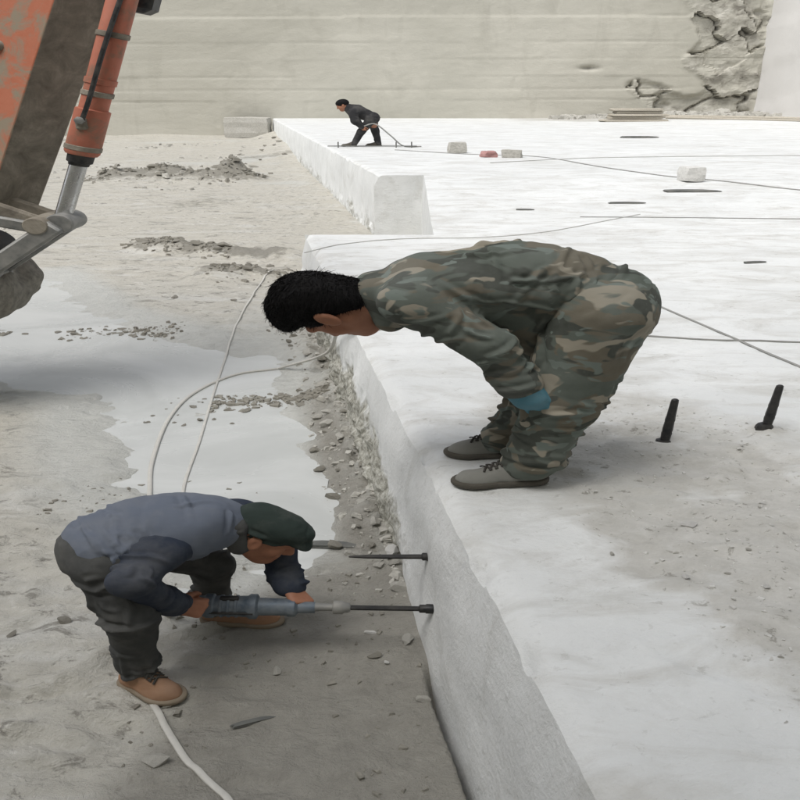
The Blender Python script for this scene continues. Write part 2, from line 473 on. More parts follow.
def floor_z(X, Y):
    xr = X/WX
    far = sstep(5, 14, Y)
    z = 0.022*fbm(xr*0.9, Y*0.9, seed=3, octv=3)
    rough = 0.35 + 0.65*sstep(-0.5, -1.2, X + 0.25*vnoise(X*2, Y*2, seed=8) - 0.12*(Y-2.2))
    rough = np.maximum(rough, sstep(3, 5, Y)*0.7)
    z += rough*(1+0.5*sstep(3.4, 2.6, Y))*(0.026*fbm(xr*4.2, Y*5.5, seed=11, octv=4) + 0.032*(ridged(xr*2.2+0.3*vnoise(xr*3, Y*3, seed=2), Y*4.2, seed=21)-0.62))
    z += (0.009*fbm(xr*14, Y*17, seed=14, octv=3) + 0.022*np.clip(ridged(xr*6+.4*vnoise(xr*4, Y*4, seed=19), Y*8, seed=18)-0.66, 0, 1))*rough
    z += 0.018 * rough * sstep(0.22, 0.5, fbm(xr*7, Y*9, seed=41, octv=3))           # clods
    # boot prints and drag marks in the soft mud at the left
    for k in range(26):
        fx = -1.9 + 1.5*_r(k, 1); fy = 1.35 + 1.9*_r(k, 2); an = 0.9*(_r(k, 3)-0.5)
        dx, dy = (X-fx)/WX, Y-fy
        u = dx*math.cos(an)+dy*math.sin(an); v = -dx*math.sin(an)+dy*math.cos(an)
        d = (u/0.11)**2+(v/0.042)**2
        z += np.where(d < 4, -0.016*np.exp(-d*d*0.6)+0.007*np.exp(-((np.sqrt(d)-1.35)/0.3)**2), 0)
    # smeared ruts and boot-dragged rims of soft mud
    for k in range(34):
        x0 = -2.3+1.7*_r(k, 31); y0 = 1.25+2.6*_r(k, 32); an = .9*(_r(k, 33)-.5); ln = .10+.22*_r(k, 34)
        if x0 > -.95 and y0 < 2.5: x0 -= .8
        dx, dy = (X-x0)/WX, Y-y0; u = dx*math.cos(an)+dy*math.sin(an); v = -dx*math.sin(an)+dy*math.cos(an)
        v = v+.035*np.sin(u*14+k)+.02*vnoise(u*20, v*20, seed=k)
        en = np.exp(-(u/ln)**4)
        z += en*np.where(np.abs(v) < .2, .026*np.exp(-(v/.022)**2)-.020*np.exp(-((v+.045)/.026)**2), 0)*(.5+.7*_r(k, 35))
    # heaps and scrape ridges farther out
    ridge = np.exp(-((Y-21.6-0.06*(X+6))/0.75)**2)*sstep(-3.6, -5.0, X)*sstep(-9.5, -8.0, X)
    z += ridge*(0.34+0.55*fbm(xr*1.9, Y*1.9, seed=5, octv=5))
    r2 = np.exp(-((Y-10.9+0.35*(X+3.0))/0.5)**2)*sstep(-4.6, -4.1, X)*sstep(-1.2, -1.9, X)
    z += r2*(0.10+0.22*fbm(xr*3, Y*3, seed=6, octv=4))
    r3 = np.exp(-((Y-9.4)/0.35)**2)*sstep(-3.0, -2.6, X)*sstep(-1.5, -1.9, X)
    z += r3*(0.09+0.20*fbm(xr*4, Y*4, seed=7, octv=4))
    z += far*(0.05*fbm(xr*0.5, Y*0.35, seed=9, octv=5) + 0.03*ridged(xr*0.8, Y*1.2, seed=10))
    z += sstep(28, 45, Y)*0.12*sstep(-5, -8, X)*(0.5+vnoise(xr*0.7, Y*0.5, seed=12))
    # slurry basin
    d = poly_sd(X, Y, PUDDLE) + 0.34*fbm(xr*1.6, Y*1.6, seed=31, octv=4) + 0.025*fbm(xr*6, Y*7, seed=33, octv=3)
    z = np.where(Y < 14, (z*0.75+0.022) - 0.062*sstep(0.16, -0.30, d), z)
    # a slot opened along the foot of the block, and a skirt of spoil against its broken part
    t = X - BOT(Y)
    z -= 0.16*sstep(-0.055, -0.02, t + 0.012*vnoise(Y*6, Y*0, seed=4))*sstep(2.35, 2.1, Y)
    z += 0.10*sstep(-0.34, 0.0, t + 0.08*fbm(xr*5, Y*5, seed=15))*sstep(2.6, 3.3, Y)*sstep(7.5, 6.0, Y)*(0.7+1.1*fbm(xr*7, Y*8, seed=16, octv=4))
    z += 0.25*sstep(-1.6, 0.0, X-E2(Y))*sstep(26, 34, Y)*(Y < 48)
    return z
gx = np.unique(np.concatenate([graded(-3.2, -0.42, 0.026, -420, -0.42, 1.10), np.arange(-0.42, 0.60, 0.013), 0.60 + np.cumsum(0.02*1.22**np.arange(46))]))
gx = gx[gx < 420]
gy = graded(1.0, 7.0, 0.021, -200, 420, 1.022)
GX, GY = np.meshgrid(gx, gy)
GZ = floor_z(GX, GY)
me = mesh_np('pit_floor', np.stack([GX.ravel(), GY.ravel(), GZ.ravel()], 1), grid_faces(len(gy), len(gx)))
warm = sstep(5.5, 11, GY + 0.8*fbm(GX*0.5, GY*0.5, seed=51)) * 0.95
warm = np.maximum(warm, np.exp(-(((GX+3.2)/0.9)**2+((GY-4.7)/0.7)**2))*0.9)
warm = np.maximum(warm, 0.30*sstep(-0.9, -1.8, GX))
wet_shade = sstep(-1.25, -0.55, GX + 0.2*fbm(GX, GY, seed=52) - 0.35*(GY-2.1))*sstep(3.6, 2.6, GY)
wet_shade = np.maximum(wet_shade*0.95, sstep(1.9, 1.2, GY)*0.40)  # near strip painted darker across the floor to deepen the near shade
wet_shade = np.maximum(wet_shade, 0.75*np.exp(-((GX-BOT(GY)+0.18)/0.22)**2)*sstep(6.5, 4.5, GY))
soil = np.exp(-((GY-21.6-0.06*(GX+6))/0.95)**2)*sstep(-3.2, -4.6, GX)*sstep(-10.2, -8.0, GX)
soil = np.maximum(soil, .8*np.exp(-((GY-10.9+0.35*(GX+3.0))/0.38)**2)*sstep(-4.6, -4.1, GX)*sstep(-1.3, -2.0, GX))
soil = np.maximum(soil, .8*np.exp(-((GY-9.4)/0.30)**2)*sstep(-3.0, -2.6, GX)*sstep(-1.4, -1.8, GX))
soil = np.maximum(soil, .5*np.exp(-(((GX+4.6)/1.2)**2+((GY-16.5)/1.6)**2)))
soil = np.maximum(soil, .55*np.exp(-((GY-30-.5*(GX+6))/1.0)**2)*sstep(-7.5, -6.3, GX)*sstep(-3.6, -4.4, GX))
soil = np.maximum(soil, .45*sstep(-.42, -.05, GX-BOT(GY))*sstep(2.6, 3.2, GY)*sstep(8, 6.5, GY))
slur = sstep(.75, -.05, poly_sd(GX, GY, PUDDLE))
slur = np.maximum(slur, .75*np.exp(-((GX-BOT(GY)+.5)/.5)**2)*sstep(2.7, 3.4, GY)*sstep(9, 6, GY))
slur = np.maximum(slur, .6*sstep(.1, .5, fbm(GX*.35, GY*.4, seed=55))*sstep(6, 9, GY))
fattr(me, 'soil', soil.ravel()); fattr(me, 'slur', slur.ravel())
fattr(me, 'warm', warm.ravel()); fattr(me, 'wet_shade', wet_shade.ravel())
fo = link('pit_floor', me, 'pit_mud'); fo['kind'] = 'structure'

# milky slurry lying in the basin
px = np.linspace(-7.2, -0.1, 60); py = np.linspace(2.3, 10.3, 60)
PX, PY = np.meshgrid(px, py)
keep = (PX < BOT(PY) - 0.12) & (poly_sd(PX, PY, PUDDLE) < 0.42)
gf = grid_faces(60, 60); kf = keep.ravel()[gf].all(1)
used, inv = np.unique(gf[kf], return_inverse=True)
PV = np.stack([PX.ravel(), PY.ravel(), np.full(PX.size, -0.006)], 1)[used]
po = link('slurry_puddle', mesh_np('slurry_puddle', PV, inv.reshape(-1, 4)), 'slurry'); po['kind'] = 'structure'

# ------------------------------------------------------------------ stone bench (near block and far bench, one body of rock)
B, B2 = 0.76, 1.06
YB, YF, XN = 8.317, 12.2, 0.40            # back of the near block, front of the far bench, depth of the notch
def bench_top(X, Y):
    xr = X/WX
    z = B + (B2-B)*sstep(YB+0.02, 12.6, Y) + 0.22*sstep(30, 46, Y)*sstep(6, 20, X)
    g = bench_grit(X, Y)*sstep(5.2, 4.0, Y)
    for k in range(22):
        fx = .75+1.25*_r(k, 21); fy = 1.2+2.2*_r(k, 22); an = 1.6*(_r(k, 23)-.5)
        dx, dy = (X-fx)/WX, Y-fy; u = dx*math.cos(an)+dy*math.sin(an); v = -dx*math.sin(an)+dy*math.cos(an)
        d_ = (u/.10)**2+(v/.038)**2
        z = z + np.where(d_ < 5, -.010*np.exp(-d_*d_*.6)+.006*np.exp(-((np.sqrt(d_)-1.35)/.25)**2), 0)
    z = z + (0.002+0.024*g)*fbm(xr*6, Y*7, seed=61, octv=5) + (0.001+0.024*g)*(ridged(xr*5, Y*6, seed=62)-0.62)
    z = z + 0.012*g*sstep(0.22, 0.42, fbm(xr*10, Y*12, seed=63, octv=3)) + 0.006*fbm(xr*0.7, Y*0.7, seed=64, octv=2)
    return z
def bench_grit(X, Y):
    n = 0.5*fbm(X*0.9, Y*1.3, seed=66, octv=3)
    near = sstep(0.55, 1.15, X + 0.28*(Y-1.6) + 0.3*n) * sstep(3.9, 3.0, Y + n)
    near = near*(0.55+0.45*sstep(0.0, 0.35, fbm(X*2.1, Y*2.8, seed=67)))
    near = np.maximum(near, 0.55*sstep(0.75, 1.1, X+0.6*n)*sstep(1.9, 1.4, Y))
    pt = np.exp(-(((X-1.25)/0.55)**2+((Y-3.2)/0.45)**2))*0.75
    fr = 0.40*sstep(0.05, 0.45, fbm(X*0.45, Y*1.1, seed=68))*sstep(3.5, 6, Y)
    fr = np.maximum(fr, 0.9*sstep(37, 42, Y+2.5*vnoise(X*.5, Y*.3, seed=69))*sstep(4, 9, X))
    fr = np.maximum(fr, 0.30)
    hole = 0
    for hx, hy in ((1.29, 2.98), (1.78, 3.04)):
        hole = np.maximum(hole, 1.0*np.exp(-(((X-hx)/0.15)**2+((Y-hy)/0.07)**2)))
    return np.clip(np.maximum.reduce([near, pt, fr, hole]), 0, 1)
BV, BF, BG, BR = [], [], [], []
def add_grid(P, grit_light, raw, flip=False):
    nr, nc = P.shape[:2]
    off = sum(len(v) for v in BV)
    BV.append(P.reshape(-1, 3)); BG.append(np.broadcast_to(grit_light, (nr, nc)).ravel()); BR.append(np.broadcast_to(raw, (nr, nc)).ravel())
    BF.append(grid_faces(nr, nc, off, flip))
def edge_jit(y, s): return 0.008*fbm(y*1.3, y*0, seed=s, octv=3) + 0.004*vnoise(y*17, y*0, seed=s+5)
def top_patch(ys, xedge, ts, bev=1.0):
    X = xedge[:, None] + ts[None, :]; Y = np.repeat(ys[:, None], len(ts), 1)
    Z = bench_top(X, Y)
    d = ts[None, :]
    Z -= bev*0.034*np.clip(1-d/0.09, 0, 1)**2 * (1+0.3*vnoise(Y*3, Y*0, seed=70))
    Z -= bev*0.030*np.clip(1-d/0.075, 0, 1)*sstep(.15, .45, fbm(Y*5, d*9+Y*0, seed=79, octv=3))
    P = np.stack([X, Y, Z], 2); add_grid(P, bench_grit(X, Y), 0.0); return P
def side_face(ys, P0, xfoot, n, rawf, amp):
    """from the top edge row P0 down to the foot"""
    hts = np.linspace(0, 1, n)**0.8
    X = np.zeros((len(ys), n)); Y = np.repeat(ys[:, None], n, 1); Z = np.zeros_like(X)
    for j, t in enumerate(hts):
        bulge = 0.03*math.sin(min(t*7, 1.57))
        X[:, j] = P0[:, 0]*(1-t)+xfoot*t - bulge
        Z[:, j] = P0[:, 2]*(1-t) + (-0.35)*t
    rw = rawf(Y, Z)
    rel = (0.010*fbm(Y*3, Z*3, seed=71) + rw*amp*(ridged(Y*3.3, Z*4.6, seed=72, octv=4)-0.6) + 0.018*rw*fbm(Y*13, Z*15, seed=73, octv=3))
    rel[:, 0] = 0; rel[:, 1] *= 0.5
    X -= rel*WX
    add_grid(np.stack([X, Y, Z], 2), -0.35+0.55*sstep(1.8, 1.1, Y)+0*Z + 0.25*sstep(0.5, 0.60, Z)*sstep(5.5, 4, Y)*sstep(2.4, 3.2, Y) + .2*sstep(8, 10, Y), rw, True)  # face painted whiter to offset its shade, greyer towards the near end
# near block
ys = np.concatenate([np.arange(-9, 0.8, 0.35), np.arange(0.8, 5.2, 0.022), np.linspace(5.22, YB, 70)])
ts = np.concatenate([np.array([0, .008, .018, .03]), np.arange(0.045, 1.7, 0.026), 1.7+np.cumsum(0.03*1.085**np.arange(53))])
xe = TOPE(ys) + edge_jit(ys, 80)
P = top_patch(ys, xe, ts)
rawn = lambda Y, Z: sstep(2.5, 3.4, Y)*sstep(0.62, 0.20, Z + 0.22*fbm(Y*2.2, Z*2.2, seed=74) + 0.10*sstep(4, 2.6, Y))
side_face(ys, P[:, 0], BOT(ys), 34, rawn, 0.075)
# back face of the near block down to the notch floor
nb = 60; xs = np.linspace(P[-1, 0, 0], XN, nb); zt = bench_top(xs, np.full(nb, YB)) - 0.004
zz = np.linspace(1, 0, 8)
add_grid(np.stack([np.repeat(xs[None], 8, 0), np.full((8, nb), YB), zz[:, None]*zt[None]+(1-zz[:, None])*-0.3], 2), 0.3, 0.2)
# part behind the notch
ys2 = np.linspace(YB, YF+0.02, 60); ts2 = np.concatenate([np.linspace(0, 3, 60), 3+np.cumsum(0.08*1.1**np.arange(36))])
P2 = top_patch(ys2, np.full(60, XN), ts2, 0.0)
side_face(ys2, P2[:, 0], np.full(60, XN), 8, lambda Y, Z: 0*Y, 0.02)
# far bench
ys3 = np.concatenate([np.linspace(YF, 22, 150), np.linspace(22.2, 49, 90)])
ts3 = np.concatenate([np.array([0, .01, .025]), np.arange(0.06, 4, 0.07), 4+np.cumsum(0.09*1.06**np.arange(50)), np.array([60.0])])
xe3 = E2(ys3) + 2.2*edge_jit(ys3, 90)
P3 = top_patch(ys3, xe3, ts3)
side_face(ys3, P3[:, 0], E2(ys3)-0.05, 16, lambda Y, Z: 0.5*sstep(0.5, 0.0, Z+0.3*fbm(Y*1.0, Z*2, seed=75)), 0.10)
nb = 40; xs = np.linspace(P3[0, 0, 0], XN+.3, nb); zt = P3[0, 0, 2] + 0*xs
zt = np.interp(xs, P3[0, :, 0], P3[0, :, 2])
zz = np.linspace(1, 0, 10)
yf = YF + 0.04*fbm(xs*2, xs*0, seed=76)*0
FX = np.repeat(xs[None], 10, 0); FZ = zz[:, None]*zt[None]+(1-zz[:, None])*-0.3
FY = YF - 0.02*(fbm(FX*3, FZ*3, seed=77)) * (zz[:, None] < 0.99)
FX[1:, 0] -= 0.09
add_grid(np.stack([FX, FY, FZ], 2), -0.4, 0.0, True)  # end face painted whiter against the shade it stands in
me = mesh_np('stone_bench', np.concatenate(BV), np.concatenate(BF))
fattr(me, 'grit_light', np.concatenate(BG)); fattr(me, 'raw', np.concatenate(BR))
rv = np.concatenate(BR)[np.concatenate(BF)].mean(1)
if len(rv) == len(me.polygons): me.polygons.foreach_set('use_smooth', rv < .25)
bo = link('stone_bench', me, 'bench_stone'); bo['kind'] = 'structure'

# ------------------------------------------------------------------ quarry walls
def far_wall():
    xs = np.concatenate([np.arange(-62, -12, 0.5), np.arange(-12, 24.0, 0.13)]); zs = np.concatenate([np.arange(-0.5, 8.0, 0.075), np.arange(8.0, 12.6, 0.3)])
    X, Z = np.meshgrid(xs, zs)
    Yv = np.full(X.shape, 46.0); xr = X/WX
    slope = 0.012*X
    # courses left by the saw: each lift stands a little back or proud of the one below
    cuts = [-1, 2.05, 2.65, 3.35, 4.3, 5.2, 6.55, 8.2, 9.8, 11.2, 14]
    off = [0.0, .008, -.008, .010, .0, .010, -.035, .02, -.03, .03]
    zc = Z - slope*0.35 + 0.03*vnoise(xr*0.3, xr*0, seed=101)
    for i in range(len(cuts)-1):
        inside = (zc >= cuts[i]) & (zc < cuts[i+1])
        part = 0.5+0.5*np.sign(vnoise(xr*0.16+i*7.3, xr*0+i, seed=103))       # some courses only run part of the way
        Yv = Yv - inside*(off[i]*(1.0 if i in (5, 6) else part))
        seam = np.exp(-((zc-cuts[i])/0.04)**2)
        Yv = Yv + seam*0.03*sstep(-0.15, 0.25, vnoise(xr*0.21+i*3.1, xr*0, seed=104))
    for i in range(len(cuts)-1):
        gq = random.Random(500+i); xj = -60.0
        inside = (zc >= cuts[i]) & (zc < cuts[i+1])
        while xj < 22:
            xj += 4.5+7*gq.random()
            if gq.random() < .35: Yv = Yv + inside*0.03*np.exp(-((X-xj-.05*Z)/0.10)**2)
            Yv = Yv + inside*(0.03*(gq.random()-.5))*(X > xj)*(X < xj+5)
    Yv += 0.05*fbm(xr*0.5, Z*0.5, seed=105, octv=5) + 0.012*fbm(xr*4, Z*4, seed=106, octv=3)
    # shattered zone beside the right-hand corner
    d = poly_sd(X, Z, [(15.3, 8.5), (18.4, 8.5), (21.5, 8.2), (21.5, 1.0), (15.5, 1.0), (13.6, 2.9), (14.4, 3.1), (17.4, 2.2), (18.6, 2.7), (16.9, 4.3), (17.6, 5.3), (17.0, 6.5)]) + 0.5*fbm(xr*1.0, Z*1.0, seed=107)
    zone = sstep(0.15, -0.15, d)
    wx_ = xr*0.50 + 0.55*fbm(xr*.8, Z*.8, seed=111, octv=3) + 0.30*Z; wz_ = Z*0.55 + 0.60*fbm(xr*.7, Z*.7, seed=112, octv=3) - 0.34*xr
    cx = np.floor(wx_ + 0.45*(np.floor(wz_) % 2)); cz = np.floor(wz_)
    fx_ = wx_ + 0.45*(np.floor(wz_) % 2) - cx; fz_ = wz_-cz
    crack = np.maximum(np.exp(-(np.minimum(fx_, 1-fx_)/.05)**2), np.exp(-(np.minimum(fz_, 1-fz_)/.06)**2))
    cell = _hash(cx.astype(np.int64)+50, cz.astype(np.int64)+50, cx.astype(np.int64)*0, 9)
    Yv += zone*(0.42*(cell-0.35) + 0.30*crack*(cell > .3) + 0.22*(0.7-ridged(xr*0.9, Z*1.0, seed=108, octv=4)) + 0.05*fbm(xr*3, Z*3, seed=109))
    rawv = zone*np.maximum(0.15+0.7*sstep(0.0, 0.4, fbm(xr*0.8, Z*0.9, seed=110, octv=3)), 0.9*crack*(cell > .3))
    sc = np.exp(-(((X-11.3)/0.5)**2+((Z-3.85)/0.10)**2))            # a spall beside it
    Yv += 0.25*sc; rawv = np.maximum(rawv, sc*0.8)
    me = mesh_np('quarry_wall', np.stack([X.ravel(), Yv.ravel(), Z.ravel()], 1), grid_faces(len(zs), len(xs)))
    zf = zone.ravel()[grid_faces(len(zs), len(xs))].mean(1)
    if len(zf) == len(me.polygons): me.polygons.foreach_set('use_smooth', zf < .2)
    fattr(me, 'raw', rawv.ravel())
    o = link('quarry_wall', me, 'wall_stone'); o['kind'] = 'structure'
    # top of the wall: the ground above the quarry
    gxx = np.linspace(-62, 40, 40); gyy = np.linspace(46, 200, 40); A, Bq = np.meshgrid(gxx, gyy)
    o2 = link('upper_ground', mesh_np('upper_ground', np.stack([A.ravel(), Bq.ravel(), 12.5+0.3*fbm(A*0.2, Bq*0.2, seed=5).ravel()], 1), grid_faces(40, 40)), 'wall_stone'); o2['kind'] = 'structure'
far_wall()
def side_wall(name, p0, p1, hgt, mat, flip):
    n = int(math.hypot(p1[0]-p0[0], p1[1]-p0[1])/0.35)+2
    t = np.linspace(0, 1, n); zs = np.arange(-0.5, hgt, 0.3)
    T, Z = np.meshgrid(t, zs)
    nx, ny = -(p1[1]-p0[1]), (p1[0]-p0[0]); L = math.hypot(nx, ny)
    s = T*L
    rel = 0.10*fbm(s*0.3, Z*0.3, seed=120, octv=4) + 0.05*np.floor(Z/2.2+0.2*vnoise(s*0.1, s*0, seed=121)) % 0.1
    X = p0[0]+(p1[0]-p0[0])*T+nx/L*rel; Yv = p0[1]+(p1[1]-p0[1])*T+ny/L*rel
    me = mesh_np(name, np.stack([X.ravel(), Yv.ravel(), Z.ravel()], 1), grid_faces(len(zs), n, 0, flip))
    fattr(me, 'raw', np.zeros(X.size))
    o = link(name, me, mat); o['kind'] = 'structure'
side_wall('quarry_side_wall', (21.6, 46.6), (23.4, -14), 12.5, 'side_wall_stone', False)
side_wall('unseen_shade_wall', (23.4, -2.1), (-30, -2.1), 11.5, 'wall_stone', False)  # added wall behind the camera, out of view, to shade the near ground

# ------------------------------------------------------------------ signed-distance bodies -> meshes
def surface_nets(Fv, org, h):
    ins = Fv < 0
    nx, ny, nz = Fv.shape
    cnt = np.zeros((nx-1, ny-1, nz-1), np.int8)
    for dx in (0, 1):
        for dy in (0, 1):
            for dz in (0, 1): cnt += ins[dx:nx-1+dx, dy:ny-1+dy, dz:nz-1+dz]
    act = (cnt > 0) & (cnt < 8)
    I, J, K = np.nonzero(act)
    idx = np.full(act.shape, -1, np.int64); idx[I, J, K] = np.arange(len(I))
    acc = np.zeros((len(I), 3)); num = np.zeros(len(I))
    cs = [(a, b, c) for a in (0, 1) for b in (0, 1) for c in (0, 1)]
    for a in cs:
        for b in cs:
            if sum(b)-sum(a) == 1 and all(q >= p for p, q in zip(a, b)):
                fa = Fv[I+a[0], J+a[1], K+a[2]]; fb = Fv[I+b[0], J+b[1], K+b[2]]
                cr = (fa < 0) != (fb < 0)
                t = np.where(cr, fa/np.where(cr, fa-fb, 1), 0)
                p = np.array(a)[None]+(np.array(b)-np.array(a))[None]*t[:, None]
                acc += p*cr[:, None]; num += cr
    V = (np.stack([I, J, K], 1)+acc/num[:, None])*h+np.array(org)
    Q = []
    for ax in range(3):
        sl0 = [slice(None)]*3; sl1 = [slice(None)]*3
        sl0[ax] = slice(0, -1); sl1[ax] = slice(1, None)
        a, b = ins[tuple(sl0)], ins[tuple(sl1)]
        o1, o2 = (ax+1) % 3, (ax+2) % 3
        cr = np.argwhere(a != b)
        cr = cr[(cr[:, o1] > 0) & (cr[:, o2] > 0) & (cr[:, o1] < Fv.shape[o1]-1) & (cr[:, o2] < Fv.shape[o2]-1)]
        fl = a[cr[:, 0], cr[:, 1], cr[:, 2]]
        q = []
        for d1, d2 in ((0, 0), (1, 0), (1, 1), (0, 1)):
            c = cr.copy(); c[:, o1] -= d1; c[:, o2] -= d2
            q.append(idx[c[:, 0], c[:, 1], c[:, 2]])
        q = np.stack(q, 1); q[~fl] = q[~fl][:, ::-1]
        Q.append(q)
    return V, np.concatenate(Q)[:, ::-1]

def cone(a, b, ra, rb=None, k=None): return ('c', np.array(a, float), np.array(b, float), ra, ra if rb is None else rb, k)
def ell(c, r, M=None, k=None): return ('e', np.array(c, float), np.array(r, float), np.eye(3) if M is None else np.array(M), None, k)
def sub(p): return ('-',) + p
def chain(pts, rad, k=None): return [cone(pts[i], pts[i+1], rad[i], rad[i+1], k) for i in range(len(pts)-1)]
def sdf(prims, h, k=0.03, cuts=()):
    lo = np.full(3, 1e9); hi = -lo
    for p in prims:
        if p[0] == '-': continue
        if p[0] == 'c':
            r = max(p[3], p[4]); a = np.minimum(p[1], p[2])-r; b = np.maximum(p[1], p[2])+r
        else: r = p[2].max(); a = p[1]-r; b = p[1]+r
        lo = np.minimum(lo, a); hi = np.maximum(hi, b)
    lo -= 4*h+k*0.3; hi += 4*h+k*0.3
    n = np.ceil((hi-lo)/h).astype(int)+1
    Fv = np.full(n, 1.0, np.float32)
    axs = [lo[i]+np.arange(n[i])*h for i in range(3)]
    for p in prims:
        neg = p[0] == '-'
        if neg: p = p[1:]
        kk = p[5] if p[5] is not None else k
        if p[0] == 'c':
            r = max(p[3], p[4])+kk+2*h; a = np.minimum(p[1], p[2])-r; b = np.maximum(p[1], p[2])+r
        else: r = p[2].max()+kk+2*h; a = p[1]-r; b = p[1]+r
        i0 = np.clip(((a-lo)/h).astype(int), 0, n-1); i1 = np.clip(np.ceil((b-lo)/h).astype(int)+1, 1, n)
        X, Y, Z = np.meshgrid(*[axs[i][i0[i]:i1[i]] for i in range(3)], indexing='ij')
        if p[0] == 'c':
            A, Bp = p[1], p[2]; d = Bp-A; dd = max(d@d, 1e-9)
            t = np.clip(((X-A[0])*d[0]+(Y-A[1])*d[1]+(Z-A[2])*d[2])/dd, 0, 1)
            D = np.sqrt((X-A[0]-t*d[0])**2+(Y-A[1]-t*d[1])**2+(Z-A[2]-t*d[2])**2)-(p[3]+(p[4]-p[3])*t)
        else:
            q = [X-p[1][0], Y-p[1][1], Z-p[1][2]]; M = p[3]
            l = [(M[0][i]*q[0]+M[1][i]*q[1]+M[2][i]*q[2])/p[2][i] for i in range(3)]
            k0 = np.sqrt(l[0]**2+l[1]**2+l[2]**2)+1e-9
            k1 = np.sqrt((l[0]/p[2][0])**2+(l[1]/p[2][1])**2+(l[2]/p[2][2])**2)+1e-9
            D = k0*(k0-1)/k1
        sl = tuple(slice(i0[i], i1[i]) for i in range(3))
        f = Fv[sl]
        if neg:
            hh = np.clip(0.5-0.5*(f+D)/kk, 0, 1); Fv[sl] = f+(-D-f)*hh+kk*hh*(1-hh)
        else:
            hh = np.clip(0.5+0.5*(f-D)/kk, 0, 1); Fv[sl] = f+(D-f)*hh-kk*hh*(1-hh)
    for nrm, pt in cuts:      # keep the side the normal points away from
        nrm = np.array(nrm, float); nrm /= np.linalg.norm(nrm)
        X, Y, Z = np.meshgrid(*axs, indexing='ij', sparse=True)
        Fv = np.maximum(Fv, ((X-pt[0])*nrm[0]+(Y-pt[1])*nrm[1]+(Z-pt[2])*nrm[2]).astype(np.float32))
    return surface_nets(Fv, lo, h)
def vnormals(V, F):
    n = np.cross(V[F[:, 2]]-V[F[:, 0]], V[F[:, 3]]-V[F[:, 1]])
    N = np.zeros_like(V)
    for k in range(4): np.add.at(N, F[:, k], n)
    return N/(np.linalg.norm(N, axis=1)[:, None]+1e-12)
def relax(V, F, it=2):
    for _ in range(it):
        acc = np.zeros_like(V); c = np.zeros(len(V))
        for k in range(4):
            a, b = F[:, k], F[:, (k+1) % 4]
            np.add.at(acc, a, V[b]); np.add.at(c, a, 1)
        V = 0.5*V+0.5*acc/c[:, None]
    return V
def folds(V, F, amp, scale, seed, stretch=(1, 1, 1), it=2):
    V = relax(V, F, it)
    N = vnormals(V, F)
    q = V*np.array(stretch)*scale
    w = 0.6*np.stack([vnoise(q[:, 0]*.6, q[:, 1]*.6, q[:, 2]*.6, seed+i) for i in range(3)], 1)
    q = q+w
    r = ridged(q[:, 0], q[:, 1], q[:, 2], 2, seed+7)
    bl = np.abs(vnoise(q[:, 0]*1.15, q[:, 1]*1.15, q[:, 2]*1.15, seed+23))**0.75
    r = (r-0.62)*1.3 + (bl-0.4)*0.9
    lo = fbm(q[:, 0]*.4, q[:, 1]*.4, q[:, 2]*.4, 2, seed+9)
    fine = (ridged(q[:, 0]*2.3, q[:, 1]*2.3, q[:, 2]*2.3, 2, seed+17)-0.62)
    return V + N*(amp*(r*(0.7+0.6*lo)+0.6*lo+0.35*fine))[:, None]
def limb_creases(a, b, ra, rb, n, seed, t0=0.0, t1=1.0, dt=0.12, dth=1.6, long=0.0):
    """helical crease lines on a limb; long > 0 adds creases that run along it"""
    g = random.Random(seed); a = np.array(a, float); b = np.array(b, float); d = (b-a)/np.linalg.norm(b-a)
    u = np.cross(d, (0.0, 1.0, 0.2)); u /= np.linalg.norm(u); w = np.cross(d, u); out = []
    for k in range(n):
        lg = g.random() < long
        tt = t0+(t1-t0)*g.random(); th = g.random()*6.283
        e = (0.35+0.3*g.random(), 0.5*(g.random()-.5)) if lg else (dt*(g.random()*2-1), dth*(0.5+0.7*g.random()))
        pts = []
        for q in np.linspace(0, 1, 7):
            t = min(max(tt+e[0]*(q-.5), -.05), 1.05); an = th+e[1]*(q-.5)+.12*math.sin(q*5+k)
            pts.append(a+(b-a)*t+(ra+(rb-ra)*t)*(u*math.cos(an)+w*math.sin(an)))
        out.append((pts, 0.6+0.6*g.random()))
    return out
def creased(V, F, lines, amp=.010, w=.008):
    N = vnormals(V, F); D = np.zeros(len(V))
    for pts, st in lines:
        P = np.array(pts); lo_, hi_ = P.min(0)-.045, P.max(0)+.045
        ii = np.nonzero(((V > lo_) & (V < hi_)).all(1))[0]
        if len(ii) == 0: continue
        q = V[ii]; best = np.full(len(ii), 9.0); par = np.zeros(len(ii)); m_ = len(P)-1
        for i in range(m_):
            e = P[i+1]-P[i]; t = np.clip(((q-P[i])@e)/max(e@e, 1e-9), 0, 1)
            r_ = q-P[i]-t[:, None]*e
            nn = (r_*N[ii]).sum(1); d_ = np.sqrt(np.maximum((r_**2).sum(1)-0.93*nn**2, 0))
            c = d_ < best; best[c] = d_[c]; par[c] = (i+t[c])/m_
        tp = np.sin(np.clip(par, 0, 1)*math.pi)**0.6*st
        tp = tp*(0.4+0.6*np.clip(par*1.3, 0, 1))
        D[ii] += amp*tp*(-np.exp(-(best/w)**2)+0.5*np.exp(-((best-2.1*w)/(1.25*w))**2))
    return relax(V+N*np.clip(D, -1.6*amp, 1.1*amp)[:, None], F, 1)
def body_part(name, V, F, mat, parent, org):
    V = np.array(V); V = V*np.array([WX, 1, 1])-np.array(org)
    return link(name, mesh_np(name, V, F), mat, parent)

